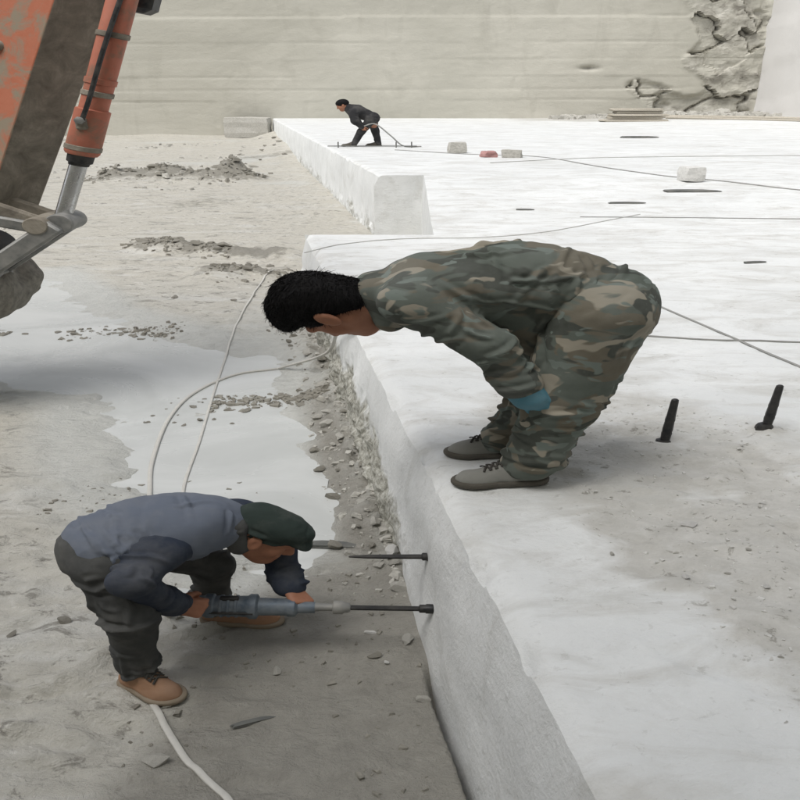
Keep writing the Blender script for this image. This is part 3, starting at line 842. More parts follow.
def frame(xdir, zhint):
    x = np.array(xdir, float); x /= np.linalg.norm(x)
    z = np.array(zhint, float); z -= x*(x@z); z /= np.linalg.norm(z)
    y = np.cross(z, x)
    return np.stack([x, y, z], 1)         # columns
def place(prims, M, o, s=1.0):
    out = []
    for p in prims:
        neg = p[0] == '-'
        q = p[1:] if neg else p
        if q[0] == 'c': r = ('c', M@(q[1]*s)+o, M@(q[2]*s)+o, q[3]*s, q[4]*s, q[5])
        else: r = ('e', M@(q[1]*s)+o, q[2]*s, M@q[3], None, q[5])
        out.append(('-',)+r if neg else r)
    return out
# head frame: x front, y left, z crown
HEAD = [ell((-.012, 0, .035), (.098, .077, .095)), ell((.032, 0, -.035), (.066, .060, .088)),
        cone((-.005, .05, -.05), (.058, .012, -.108), .028, .022), cone((-.005, -.05, -.05), (.058, -.012, -.108), .028, .022),
        cone((.086, -.036, .022), (.086, .036, .022), .017, k=.02), ell((.058, .040, -.030), (.03, .026, .03)), ell((.058, -.040, -.030), (.03, .026, .03)),
        cone((.096, 0, .008), (.117, 0, -.034), .010, .014, k=.012), ell((.104, .013, -.038), (.011, .009, .009), k=.008), ell((.104, -.013, -.038), (.011, .009, .009), k=.008),
        ell((.092, 0, -.066), (.014, .026, .008), k=.008), ell((.090, 0, -.079), (.014, .023, .009), k=.008), ell((.082, 0, -.104), (.020, .022, .016)),
        sub(ell((.112, .034, .004), (.020, .020, .011), k=.012)), sub(ell((.112, -.034, .004), (.020, .020, .011), k=.012))]
EARS = []
for sg in (1, -1):
    EARS += [ell((-.006, sg*.085, -.006), (.023, .011, .036), np.array([[.96, 0, -.26], [0, 1, 0], [.26, 0, .96]]), k=.006),
             sub(ell((-.002, sg*.098, -.004), (.012, .008, .022), k=.006))]
def hand_prims(curl=(0.9, 1.1, 0.6), spread=0.04, thumb=0.5):
    """x to the fingers, y to the thumb side, z to the back of the hand"""
    P = [cone((-.05, 0, 0), (.01, 0, 0), .026, .025)]
    for i, (y, L, r) in enumerate(((.033, .076, .0080), (.011, .084, .0084), (-.011, .078, .0080), (-.031, .060, .0070))):
        P.append(cone((.0, y*.55, 0), (.082-.004*abs(i-1), y, .002), .015, .0125, .014))
        p = np.array((.082-.004*abs(i-1), y, .002)); a = 0.0; off = spread*(1.5-i)*0.5
        for j, (fr, cu) in enumerate(zip((.46, .31, .25), curl)):
            a += cu
            d = np.array((math.cos(a), off*math.cos(a), -math.sin(a))); q = p+d*L*fr*1.05
            P.append(cone(p, q, r*(1.06-.06*j), r*(.98-.08*j), .004)); p = q
    p = np.array((.012, .026, -.006)); th = [(.038, (.75, .60, -.25-.3*thumb)), (.032, (.90, .25, -.3-.5*thumb)), (.026, (.85, -.05, -.4-.6*thumb))]
    rr = (.0165, .0125, .0110, .0095)
    for j, (L, d) in enumerate(th):
        d = np.array(d); d /= np.linalg.norm(d); q = p+d*L; P.append(cone(p, q, rr[j], rr[j+1], .008)); p = q
    return P
def spikes(V, F, n, length, flow, rng, width=0.0022):
    """short tufts that break up a hair or cloth outline"""
    N = vnormals(V, F); ii = rng.integers(0, len(V), n)
    fl_ = np.array(flow)[None]-N[ii]*(N[ii]@np.array(flow))[:, None]
    base = V[ii]; d = N[ii]*0.16+fl_*1.0+rng.normal(0, .16, (n, 3)); d /= np.linalg.norm(d, axis=1)[:, None]
    s = np.cross(d, rng.normal(0, 1, (n, 3))); s /= np.linalg.norm(s, axis=1)[:, None]
    L = length*(0.6+0.7*rng.random((n, 1)))
    A = base-d*0.004-s*width; Bq = base-d*0.004+s*width; C = base+d*L+s*width*.25; D = base+d*L-s*width*.25
    V2 = np.stack([A, Bq, C, D], 1).reshape(-1, 3); F2 = np.arange(4*n).reshape(n, 4)
    return np.concatenate([V, V2]), np.concatenate([F, F2+len(V)])
rng = np.random.default_rng(5)
def shoe(heel, toe, ankle, zg, sc=1.0, fat=1.0):
    heel, toe, ankle = (np.array(q, float) for q in (heel, toe, ankle))
    d = toe-heel; L = np.hypot(d[0], d[1]); d = np.array((d[0]/L, d[1]/L, 0)); s = np.array((-d[1], d[0], 0))
    h = np.array((heel[0], heel[1], zg)); up = np.array((0, 0, 1.0))
    r = .036*sc*fat
    P = [cone(h+d*.035*sc+up*.034*sc, h+d*.10*sc+up*.036*sc, .036*sc, .035*sc), cone(h+d*.10*sc+up*.034*sc, h+d*(L-.04)+up*.026*sc, .037*sc, .034*sc),
         ell(h+d*(L-.055)+up*.022*sc, (.058*sc, .046*sc, .036*sc), np.stack([d, s, up], 1)),
         cone(h+d*.045*sc+up*.05*sc, ankle+up*.01, .040*sc, .040*sc), cone(h+d*.15*sc+up*.045*sc, h+d*.06*sc+up*.09*sc, .030*sc, .034*sc)]
    up_part = sdf(P, .006, .02, [((0, 0, -1), (0, 0, zg+.014))])
    Q = [cone(h+d*.036*sc+up*.016, h+d*.10*sc+up*.016, .047*sc, .043*sc), cone(h+d*.10*sc+up*.016, h+d*(L-.045)+up*.016, .043*sc, .051*sc), ell(h+d*(L-.05)+up*.016, (.066*sc, .053*sc, .03), np.stack([d, s, up], 1))]
    sole = sdf(Q, .006, .02, [((0, 0, -1), (0, 0, zg)), ((0, 0, 1), (0, 0, zg+.026))])
    global LACES
    LACES = []
    VU = up_part[0]
    def surf(p):
        q_ = VU[np.hypot(VU[:, 0]-p[0], VU[:, 1]-p[1]) < .008]
        return q_[:, 2].max() if len(q_) else zg+.03
    for t in np.linspace(.42, .68, 5)*L:
        c_ = h+d*t
        ln = [c_+s*q*.024*sc+d*q*.010 for q in np.linspace(-1, 1, 7)]
        LACES.append([(p[0], p[1], surf(p)+.0015) for p in ln])
        LACES.append([(p[0], p[1], surf(p)+.0015) for p in [c_+s*q*.024*sc-d*q*.010 for q in np.linspace(-1, 1, 7)]])
    return up_part, sole

# ---- the man in camouflage leaning over the edge of the block
def camo_man():
    org = (0.40*WX, 2.67, B)
    root = empty('person', org)
    tag(root, 'black-haired person in camouflage bending over with hands on knees on the white stone', 'person')
    a = lambda *q: np.array(q, float)
    neck, chest, mid, pel = a(-.055, 2.67, 1.545), a(.075, 2.68, 1.572), a(.270, 2.68, 1.60), a(.500, 2.68, 1.515)
    hN, hF, kN, kF, aN, aF = a(.505, 2.59, 1.465), a(.505, 2.77, 1.465), a(.405, 2.55, 1.125), a(.400, 2.80, 1.115), a(.338, 2.555, .865), a(.300, 2.80, .85)
    sN, sF, eN, eF, wN, wF = a(.030, 2.52, 1.555), a(.03, 2.84, 1.54), a(.215, 2.475, 1.400), a(.21, 2.88, 1.31), a(.305, 2.485, 1.195), a(.315, 2.84, 1.165)
    HM = frame((-.22, .34, -.92), (-.96, .05, .20)); hc = a(-.172, 2.665, 1.497)
    # body: one skin under the clothes
    P = place(HEAD, HM, hc, 1.04) + place(EARS, HM, hc, 1.06)
    P += [cone(hc+HM@a(-.02, 0, -.05), neck+a(.03, 0, 0), .055, .06), cone(neck, chest, .07, .10), cone(chest, mid, .11, .10), cone(mid, pel, .10, .11)]
    for s_, e_, w_ in ((sN, eN, wN), (sF, eF, wF)):
        P += [cone(chest, s_, .08, .05), cone(s_, e_, .046, .037), cone(e_, w_, .036, .026)]
    for h_, k_, a_ in ((hN, kN, aN), (hF, kF, aF)): P += [cone(pel, h_, .09, .085), cone(h_, k_, .075, .052), cone(k_, a_, .05, .034)]
    hm = frame(kN-wN+a(.05, .0, -.02), (-.75, -.6, .25))
    P += place(hand_prims((.35, .5, .4)), frame((.55, .10, -.83), (-.7, -.6, .45)), wN+a(.012, 0, -.02), .95)
    P += place(hand_prims((.35, .5, .4)), frame((.55, -.10, -.83), (-.7, .6, .45)), wF+a(.012, 0, -.02), .95)
    V, F = sdf(P, .0045, .028); V = relax(V, F, 1)
    body_part('body', V, F, 'skin', root, org)
    # jacket
    P = [cone(neck+a(.045, 0, .008), chest, .082, .125), cone(chest, mid, .130, .135), cone(mid, a(.43, 2.68, 1.545), .140, .150),
         cone(a(.05, 2.60, 1.575), a(.35, 2.61, 1.59), .10, .105), cone(a(.05, 2.76, 1.575), a(.35, 2.75, 1.59), .10, .105),
         ell(a(.30, 2.68, 1.645), (.19, .13, .095)), ell(a(.12, 2.68, 1.615), (.14, .13, .085))]
    for s_, e_, w_, sg in ((sN, eN, wN, -1), (sF, eF, wF, 1)):
        P += [cone(chest+a(0, sg*.07, 0), s_, .10, .085), cone(s_, e_, .080, .064), cone(e_, w_-(w_-e_)*.22, .062, .050), cone(w_-(w_-e_)*.36, w_-(w_-e_)*.24, .056, .056)]
    P += [cone(a(.20, 2.68, 1.535), a(.42, 2.68, 1.49), .13, .14), cone(a(.27, 2.66, 1.48), a(.375, 2.67, 1.365), .105, .085)]
    # collar standing round the neck
    P += [cone(neck+a(-.005, -.04, .035), neck+a(-.005, .04, .035), .046, .046), cone(neck+a(.025, -.055, -.085), neck+a(-.015, -.060, .03), .034, .032), cone(neck+a(.025, .055, -.085), neck+a(-.015, .06, .03), .034, .032), cone(neck+a(.035, -.04, -.10), neck+a(.035, .04, -.10), .034, .034)]
    V, F = sdf(P, .006, .035)
    V = folds(V, F, .008, 8, 201, (1.1, .8, .75))
    L = limb_creases((.0, 2.68, 1.575), (.46, 2.68, 1.56), .165, .175, 30, 11, .12, 1.0, .22, 1.0, .25)
    L += limb_creases((.34, 2.68, 1.58), (.47, 2.68, 1.54), .17, .175, 14, 12, 0, 1.0, .3, .9)
    for i_, (s_, e_, w_) in enumerate(((sN, eN, wN), (sF, eF, wF))):
        L += limb_creases(s_, e_, .090, .074, 11, 20+i_, .1, 1.0, .22, 1.5, .3) + limb_creases(e_, w_, .070, .058, 12, 30+i_, -.05, .8, .16, 2.0)
    L.append(([a(.08, 2.50, 1.66), a(.14, 2.48, 1.60), a(.22, 2.48, 1.53), a(.30, 2.49, 1.50)], 1.7))
    V = creased(V, F, L, .014, .0075)
    jk = body_part('jacket', V, F, 'camouflage', root, org)
    # trousers
    P = [ell(a(.520, 2.68, 1.505), (.125, .175, .150)), cone(a(.43, 2.68, 1.55), pel, .135, .135)]
    for h_, k_, a_ in ((hN, kN, aN), (hF, kF, aF)):
        P += [cone(h_+a(-.02, 0, .02), k_, .138, .100), cone(k_, a_+a(.012, 0, .02), .095, .074), cone(a_+a(.02, 0, .03), a_+a(-.005, 0, -.015), .080, .072)]
    V, F = sdf(P, .006, .03, [((0, 0, -1), (0, 0, .800))])
    V = folds(V, F, .008, 8, 301, (.9, .9, 1.0))
    L = []
    for i_, (h_, k_, a_) in enumerate(((hN, kN, aN), (hF, kF, aF))):
        L += limb_creases(h_, k_, .138, .108, 16, 40+i_, 0, 1.0, .25, 1.1, .45) + limb_creases(k_, a_, .104, .082, 13, 50+i_, -.1, .9, .18, 1.6, .2)
        L += limb_creases(a_+a(.012, 0, .08), a_, .084, .082, 6, 60+i_, 0, 1, .2, 2.2)
    L += limb_creases((.42, 2.68, 1.54), (.62, 2.68, 1.46), .165, .15, 12, 70, 0, 1, .2, 1.2)
    V = creased(V, F, L, .014, .0075)
    body_part('trousers', V, F, 'camouflage', root, org)
    # hair: a cap over the crown, back and sides of the skull
    q = [ell((-.022, 0, .042), (.108, .088, .104)), ell((.03, 0, .085), (.075, .074, .056)), ell((-.06, 0, -.015), (.066, .075, .075)), cone((.085, -.03, .075), (.085, .03, .075), .028), cone((.012, .074, .025), (.004, .076, -.012), .012, .008), cone((.012, -.074, .025), (.004, -.076, -.012), .012, .008),
         sub(ell((.125, 0, -.03), (.085, .10, .075), k=.02)), sub(ell((.035, .085, -.055), (.05, .03, .045), k=.015)), sub(ell((.035, -.085, -.055), (.05, .03, .045), k=.015)), sub(ell((.0, .095, -.004), (.028, .03, .036), k=.008)), sub(ell((.0, -.095, -.004), (.028, .03, .036), k=.008))]
    V, F = sdf(place(q, HM, hc+HM@a(0, 0, .006), 1.07), .005, .02); V = relax(V, F, 1); N = vnormals(V, F)
    V = V+N*(.007*fbm(V[:, 0]*22, V[:, 1]*40, V[:, 2]*14, 3, 7))[:, None]
    V, F = spikes(V, F, 9000, .030, HM@a(.75, 0, -.1), rng, .0013)
    body_part('hair', V, F, 'black_hair', root, org)
    # blue glove on the near hand, canvas shoes
    V, F = sdf([cone(wN-(wN-eN)*.25, wN+a(.012, -.004, -.012), .050, .048)] + place(hand_prims((.35, .5, .4)), frame((.55, .10, -.83), (-.7, -.6, .45)), wN+a(.010, .0, -.016), 1.04), .005, .012)
    g = body_part('glove', V, F, 'glove_cloth', root, org); g['label'] = 'bright blue work glove on the knee'
    for he, to, an in ((a(.385, 2.565, 0), a(.150, 2.535, 0), aN), (a(.355, 2.80, 0), a(.140, 2.80, 0), aF)):
        (V, F), (V2, F2) = shoe(he, to, an-a(0, 0, .03), B+.004, 1.0, 1.1)
        sh = body_part('shoe', folds(V, F, .003, 22, 41, it=1), F, 'grey_canvas', root, org)
        for lc in LACES: MB().tube(lc, .0032, 6).build('lace', 'lace_cord', sh, org)
        body_part('sole', V2, F2, 'dark_sole', sh, org)
    return root
camo_man()

# ---- the man crouching with the drill in the pit
def drill_man():
    org = (-0.66*WX, 2.28, 0.0)
    root = empty('person', org)
    tag(root, 'crouching person in dark cap and slate blue vest holding the rock drill in the pit', 'person')
    a = lambda *q: np.array(q, float)
    pel, mid, chest, neck = a(-.725, 2.29, .625), a(-.640, 2.34, .665), a(-.530, 2.40, .650), a(-.450, 2.44, .610)
    hN, hF = a(-.705, 2.20, .600), a(-.705, 2.38, .590)
    kN, aN = a(-.655, 2.13, .400), a(-.672, 2.165, .105)
    kF, aF = a(-.520, 2.53, .365), a(-.545, 2.56, .095)
    sN, eN, wN = a(-.590, 2.215, .650), a(-.628, 2.085, .615), a(-.572, 2.235, .375)
    sF, eF, wF = a(-.445, 2.545, .600), a(-.345, 2.545, .430), a(-.298, 2.430, .315)
    HM = frame((.80, -.10, -.58), (.52, 0, .84)); hc = a(-.362, 2.455, .570); hs = .92
    P = place(HEAD, HM, hc, hs) + place(EARS, HM, hc, hs)
    P += [cone(hc+HM@a(-.025, 0, -.05), neck+a(-.02, 0, 0), .05, .055), cone(neck, chest, .07, .10), cone(chest, mid, .10, .10), cone(mid, pel, .10, .11)]
    for s_, e_, w_ in ((sN, eN, wN), (sF, eF, wF)): P += [cone(chest, s_, .07, .05), cone(s_, e_, .046, .036), cone(e_, w_, .035, .025)]
    for h_, k_, a_ in ((hN, kN, aN), (hF, kF, aF)): P += [cone(pel, h_, .09, .085), cone(h_, k_, .07, .05), cone(k_, a_, .048, .034)]
    P += place(hand_prims((1.0, 1.2, .7), .02, .8), frame((.80, .35, -.48), (.35, -.80, .45)), wN+a(.004, .004, -.004), .92)
    P += place(hand_prims((1.0, 1.2, .7), .02, .8), frame((.45, -.72, -.50), (.55, -.05, .85)), wF+a(.002, -.004, -.002), .92)
    V, F = sdf(P, .0038, .026); V = relax(V, F, 1)
    body_part('body', V, F, 'skin', root, org)
    # vest over the trunk
    P = [cone(neck+a(-.03, 0, .015), chest, .078, .112), cone(chest, mid, .120, .118), cone(mid, a(-.715, 2.30, .640), .118, .128),
         cone(a(-.555, 2.31, .655), a(-.69, 2.23, .645), .095, .105), cone(a(-.51, 2.48, .635), a(-.68, 2.37, .635), .095, .10), ell(a(-.60, 2.36, .705), (.15, .14, .08)),
         cone(neck+a(.0, -.045, .02), neck+a(-.005, .045, .02), .045, .045)]
    V, F = sdf(P, .006, .04, [((-.75, -.25, -.62), (-.785, 2.28, .585))])
    V = folds(V, F, .007, 8, 401, (1.5, .45, .8))
    L = limb_creases(mid, (-.76, 2.27, .62), .140, .145, 30, 81, -.1, 1.0, .10, 1.3) + limb_creases(neck, mid, .125, .135, 12, 82, .1, 1, .3, .9, .3)
    L += limb_creases((-.60, 2.28, .66), (-.73, 2.22, .64), .12, .125, 14, 83, 0, 1, .16, 1.6)
    V = creased(V, F, L, .013, .0070)
    body_part('vest', V, F, 'slate_cloth', root, org)
    for s_, e_, w_ in ((sN, eN, wN), (sF, eF, wF)):
        P = [cone(s_+(chest-s_)*.35, s_, .080, .070), cone(s_, e_, .067, .053), cone(e_, w_, .051, .042), cone(w_+(e_-w_)*.26, w_+(e_-w_)*.10, .048, .045)]
        V, F = sdf(P, .005, .03); V = folds(V, F, .006, 10, 501, (.9, 1, 1.0)); V = creased(V, F, limb_creases(s_, e_, .070, .058, 10, 91, .1, 1.0, .22, 1.5, .3) + limb_creases(e_, w_, .056, .047, 11, 92, -.1, .95, .14, 2.0), .011, .0075)
        body_part('sleeve', V, F, 'navy_cloth', root, org)
    P = [ell(pel+a(-.022, 0, -.01), (.104, .148, .116)), cone(mid+a(-.06, 0, -.02), pel, .11, .11)]
    for h_, k_, a_ in ((hN, kN, aN), (hF, kF, aF)):
        P += [cone(h_, k_, .094, .064), cone(k_, a_+a(0, 0, .03), .062, .048), cone(a_+a(0, 0, .055), a_+a(.0, 0, .0), .054, .050)]
    V, F = sdf(P, .006, .03, [((0, 0, -1), (0, 0, .062))])
    V = folds(V, F, .008, 8, 601, (.9, .9, 1.0))
    L = []
    for i_, (h_, k_, a_) in enumerate(((hN, kN, aN), (hF, kF, aF))):
        L += limb_creases(h_, k_, .096, .068, 16, 140+i_, 0, 1.0, .25, 1.2, .4) + limb_creases(k_, a_, .066, .052, 15, 150+i_, -.1, 1.0, .16, 1.9, .15)
    L += limb_creases(mid, pel, .14, .14, 10, 170, .3, 1, .2, 1.2)
    V = creased(V, F, L, .013, .0072)
    body_part('trousers', V, F, 'charcoal_cloth', root, org)
    V, F = sdf([cone(neck+a(.02, -.05, .035), neck+a(.015, .05, .035), .040, .040), cone(neck+a(.02, -.055, .03), neck+a(.035, -.05, -.06), .032, .030), cone(neck+a(.015, .055, .03), neck+a(.03, .05, -.06), .032, .030)], .005, .03)
    body_part('collar', folds(V, F, .008, 16, 651, it=1), F, 'charcoal_cloth', root, org)
    # soft peaked cap
    q = [ell((-.014, 0, .046), (.115, .092, .086)), cone((-.085, 0, -.02), (-.06, 0, .07), .044, .06), ell((.045, 0, .074), (.085, .08, .048)),
         sub(ell((.06, 0, -.072), (.16, .14, .075), k=.015)), ell((.112, 0, .040), (.046, .062, .014), np.array([[.94, 0, .34], [0, 1, 0], [-.34, 0, .94]]), k=.035)]
    V, F = sdf(place(q, HM, hc, hs), .0045, .022); V = folds(V, F, .004, 12, 702, it=1)
    V = creased(V, F, limb_creases(hc+HM@a(-.02, 0, -.02), hc+HM@a(-.01, 0, .09), .098, .07, 16, 95, 0, .9, .3, 1.0, .3), .008, .006)
    body_part('cap', V, F, 'cap_cloth', root, org)
    q = [cone((-.10, -.055, -.03), (-.10, .055, -.03), .028), cone((-.085, .07, .0), (-.075, .065, -.06), .018), cone((-.085, -.07, .0), (-.075, -.065, -.06), .018), ell((-.07, 0, -.01), (.05, .07, .05))]
    V, F = sdf(place(q, HM, hc, hs), .005, .02); V, F = spikes(V, F, 900, .012, HM@a(-.3, 0, -.5), rng)
    body_part('hair', V, F, 'black_hair', root, org)
    for he, to, an in ((a(-.720, 2.200, 0), a(-.565, 2.085, 0), aN), (a(-.575, 2.565, 0), a(-.352, 2.545, 0), aF)):
        (V, F), (V2, F2) = shoe(he, to, an, .012, 1.0, 1.1)
        sh = body_part('shoe', folds(V, F, .003, 22, 43, it=1), F, 'tan_leather', root, org)
        for lc in LACES: MB().tube(lc, .0032, 6).build('lace', 'lace_cord', sh, org)
        body_part('sole', V2, F2, 'pale_sole', sh, org)
drill_man()

# ---- the man far off on the bench
def far_man():
    org = (-0.60*WX, 19.5, B2)
    root = empty('person', org)
    tag(root, 'distant person in dark clothes leaning forward over the pale bench', 'person')
    a = lambda *q: np.array(q, float)
    y = 19.5; z0 = B2+.01
    pel, chest, neck = a(-.46, y, 1.76), a(-.72, y, 1.93), a(-.83, y, 2.0)
    HM = frame((-.85, 0, -.45), (-.45, 0, .85)); hc = a(-.925, y, 2.065)
    P = place(HEAD, HM, hc, 1) + place(EARS, HM, hc, 1) + [cone(hc, neck, .05, .06), cone(neck, chest, .07, .1), cone(chest, pel, .1, .1)]
    sN, eN, wN = a(-.76, y-.17, 1.90), a(-.72, y-.22, 1.68), a(-.62, y-.2, 1.54)
    sF, eF, wF = a(-.76, y+.17, 1.90), a(-.72, y+.22, 1.68), a(-.62, y+.2, 1.54)
    kN, aN, kF, aF = a(-.63, y-.12, 1.44), a(-.76, y-.12, 1.12), a(-.41, y+.1, 1.44), a(-.36, y+.1, 1.12)
    for w_ in (wN, wF): P += place(hand_prims(), frame((.5, 0, -.8), (-.6, -.6, 0)), w_, .95)
    for s_, e_, w_ in ((sN, eN, wN), (sF, eF, wF)): P += [cone(chest, s_, .07, .05), cone(s_, e_, .045, .036), cone(e_, w_, .035, .026)]
    for k_, a_ in ((kN, aN), (kF, aF)): P += [cone(pel, k_, .085, .05), cone(k_, a_, .048, .035)]
    V, F = sdf(P, .012, .03); body_part('body', V, F, 'skin', root, org)
    P = [cone(neck, chest, .10, .15), cone(chest, pel+a(-.06, 0, .05), .15, .13), ell(a(-.70, y, 1.90), (.14, .19, .12))]
    for s_, e_, w_ in ((sN, eN, wN), (sF, eF, wF)): P += [cone(s_, e_, .085, .07), cone(e_, w_, .068, .052)]
    V, F = sdf(P, .014, .05); body_part('jacket', folds(V, F, .012, 8, 811), F, 'dark_cloth', root, org)
    P = [ell(pel, (.14, .17, .15))]
    for k_, a_ in ((kN, aN), (kF, aF)): P += [cone(pel+a(0, np.sign(a_[1]-y)*.08, -.03), k_, .095, .070), cone(k_, a_, .068, .055)]
    V, F = sdf(P, .014, .03); body_part('trousers', folds(V, F, .010, 8, 821), F, 'dark_cloth', root, org)
    V, F = sdf(place([ell((-.015, 0, .045), (.115, .092, .10)), sub(ell((.12, 0, -.06), (.09, .11, .09), k=.02))], HM, hc, 1), .01, .02)
    body_part('hair', V, F, 'black_hair', root, org)
    for a_, d in ((aN, -1), (aF, -1)):
        (V, F), (V2, F2) = shoe(a_+a(.05, 0, 0), a_+a(-.2, 0, 0), a_, z0-.002, 1.0)
        sh = body_part('shoe', V, F, 'dark_sole', root, org); body_part('sole', V2, F2, 'dark_sole', sh, org)
far_man()

# ------------------------------------------------------------------ rock drill and rods
def rock_drill():
    y, z = 2.36, .272
    org = (-.40*WX, y, .0)
    root = empty('rock_drill', (org[0], y, z-.03))
    o = (org[0], y, z-.03)
    tag(root, 'blue-grey pneumatic rock drill held level against the block face', 'drill')
    D = Vector((1, 0, -.03)).normalized()
    A = Vector((-.572, y, z))
    def along(t): return A+D*t
    mb = MB(); mb.lathe(A, A+D, [(.0, .020), (.006, .034), (.05, .036), (.056, .042), (.075, .042), (.080, .036), (.092, .036), (.094, .039), (.100, .039), (.102, .036), (.112, .036), (.114, .039), (.120, .039), (.122, .036), (.132, .036), (.134, .039), (.140, .039), (.142, .036), (.165, .037), (.172, .043), (.190, .043), (.196, .031), (.27, .029), (.276, .033), (.292, .033), (.30, .021), (.345, .019)], 24)
    mb.V = [(v[0], y+(v[1]-y)*1.2, z+(v[2]-z)*1.2) for v in mb.V]; mb.build('drill_body', 'drill_steel', root, o)
    MB().lathe(A, A+D, [(.345, .019), (.36, .016), (.392, .015)], 18).build('front_sleeve', 'grey_steel', root, o)
    MB().lathe(A, A+D, [(.392, .015), (.394, .026), (.400, .028), (.418, .028), (.424, .022), (.436, .019), (.440, .013)], 20).build('chuck', 'grey_steel', root, o)
    rod = MB().lathe(A, A+D, [(.43, .0105), (.625, .0105)], 6).build('drill_rod', 'dark_steel', root, o)
    MB().lathe(A, A+D, [(.622, .0105), (.625, .017), (.640, .017), (.643, .020), (.668, .020), (.675, .015), (.76, .012)], 14).build('rod_coupling', 'dark_steel', rod, o)
    h = MB(); h.tube(spline([along(.02)+Vector((0, -.05, .0)), along(-.035)+Vector((0, -.045, .004)), along(-.05)+Vector((0, 0, .006)), along(-.035)+Vector((0, .045, .004)), along(.02)+Vector((0, .05, 0))], 6), .012, 10)
    h.build('handle', 'dark_steel', root, o)
    MB().tube(spline([along(.06)+Vector((0, .03, -.02)), along(.03)+Vector((0, .10, -.06)), along(-.05)+Vector((0, .17, -.16)), along(-.11)+Vector((0, .22, -.245)), along(-.12)+Vector((0, .30, -.250))], 8), .011, 10).build('air_hose_tail', 'white_hose', root, o)
    for s in (-1, 1): MB().tube([along(.07)+Vector((0, s*.045, 0)), along(.185)+Vector((0, s*.047, 0))], .006, 8).build('side_bolt', 'dark_steel', root, o)
    MB().box(along(.12)+Vector((0, -.005, .042)), (.05, .022, .02), None, .004).build('throttle_valve', 'dark_steel', root, o)
rock_drill()
def face_rod():
    y, z = 2.50, .420
    A = Vector((-.140, y, z)); D = Vector((1, -.0, .0))
    o = (.03*WX, y, z)
    root = empty('drill_rod', o)
    tag(root, 'dark steel drill rod left standing out of the block face above the drill', 'drill rod')
    MB().lathe(A, A+D, [(0, .004), (.05, .0085), (.10, .0095), (.20, .0105)], 6).build('shank', 'dark_steel', root, o)
    MB().lathe(A, A+D, [(.198, .0105), (.202, .017), (.212, .017), (.215, .0205), (.238, .0205), (.244, .015), (.33, .012)], 14).build('collar', 'dark_steel', root, o)
face_rod()
def bench_rod(x, y, lean, label, hgt):
    B = float(bench_top(np.array([x]), np.array([y]))[0])
    o = (x, y, B)
    root = empty('splitting_wedge', o)
    tag(root, label, 'wedge', 'steel wedges standing in drilled holes')
    xr = x/WX; p = Vector((xr, y, B-.05)); d = Vector((lean, .02, 1)).normalized()
    MB().lathe(p, p+d, [(0, .015), (.06, .015), (.10, .0165), (hgt*.4, .0168), (hgt*.43, .0150), (hgt*.52, .0165), (hgt*.7, .0150), (hgt*.73, .0160), (hgt*.85, .0140), (hgt+.03, .0125), (hgt+.045, .011), (hgt+.050, .006)], 7).build('wedge', 'dark_steel', root, o)
    mb = MB()
    rr = random.Random(int(x*100))
    mb.lathe((xr-.004, y, B-.02), (xr-.004, y, B+1), [(0, .030), (.020, .027), (.026, .024), (.034, .019)], 7)
    mb.build('collar', 'dark_steel', root, o)
bench_rod(1.27, 2.98, .055, 'dark steel wedge in the bench hole closer to the camouflaged person', .225)
bench_rod(1.78, 3.04, .065, 'dark steel wedge in the bench hole farther from the camouflaged person', .215)

# ------------------------------------------------------------------ hoses and cables
def fl(x, y, dz=0.0): return (x/WX, y, float(max(floor_z(np.array([x]), np.array([y]))[0], -0.006 if poly_sd(np.array([x]), np.array([y]), PUDDLE)[0] < .3 else -1))+dz)
def bt(x, y, dz=0.0): return (x/WX, y, float(bench_top(np.array([x]), np.array([y]))[0])+dz)
def dense(pts, fn, r):
    out = []
    for q in spline([(p[0], p[1], 0) for p in pts], 14): out.append(fn(q[0], q[1], r*0.8))
    # light smoothing so the hose bridges small hollows
    z = np.array([q[2] for q in out])
    for _ in range(4): z = np.maximum(z, np.convolve(np.pad(z, 1, 'edge'), [.25, .5, .25], 'valid'))
    return [(q[0], q[1], zz) for q, zz in zip(out, z)]
def hose(name, pts, r, mat, label, cat, group=None):
    c = pts[0]; mb = MB().tube(pts, r, 9)
    o = mb.build(name, mat, None, (c[0]*WX, c[1], c[2])); return tag(o, label, cat, group)
r = .0098
low = dense([(-.52, 1.50), (-.60, 1.65), (-.78, 1.80), (-.92, 1.97), (-1.02, 2.11), (-1.11, 2.33), (-1.20, 2.58), (-1.27, 2.87), (-1.42, 3.32), (-1.57, 3.76), (-1.68, 4.15), (-1.77, 4.79), (-1.72, 5.30), (-1.47, 5.72), (-1.10, 5.88)], fl, r)
up = spline([low[-1], (-.62/WX, 5.45, .30), (-.46/WX, 4.95, .66), bt(-.30, 4.60, .016)], 10)[1:]
top_ = dense([(-.30, 4.60), (.10, 4.75), (.57, 4.80), (1.12, 4.68), (1.5, 4.75)], bt, r)[1:]
hose('air_hose', low+up+top_, r, 'white_hose', 'thick white air hose looping across the pit and up onto the block', 'hose')
hose('air_hose', dense([(-1.20, 3.30), (-1.36, 3.76), (-1.44, 4.45), (-1.56, 5.38), (-1.69, 6.53), (-1.77, 7.38), (-1.81, 8.94), (-1.7, 9.4)], fl, .007), .007, 'white_hose', 'thinner pale hose running straight back through the puddle', 'hose')
g = 'cables lying on the bench'
hose('cable', dense([(-1.0, 7.28), (-.66, 7.71), (0, 8.03), (.93, 8.13), (1.68, 8.44), (2.57, 9.08), (3.22, 9.52)], bt, .005), .005, 'pale_cable', 'thin grey cable along the back edge of the near block', 'cable', g)
hose('cable', dense([(1.90, 5.75), (2.01, 5.3), (2.42, 3.91), (2.7, 2.9)], bt, .006), .006, 'grey_cable', 'thin grey cable slanting across the bench behind the wedges', 'cable', g)
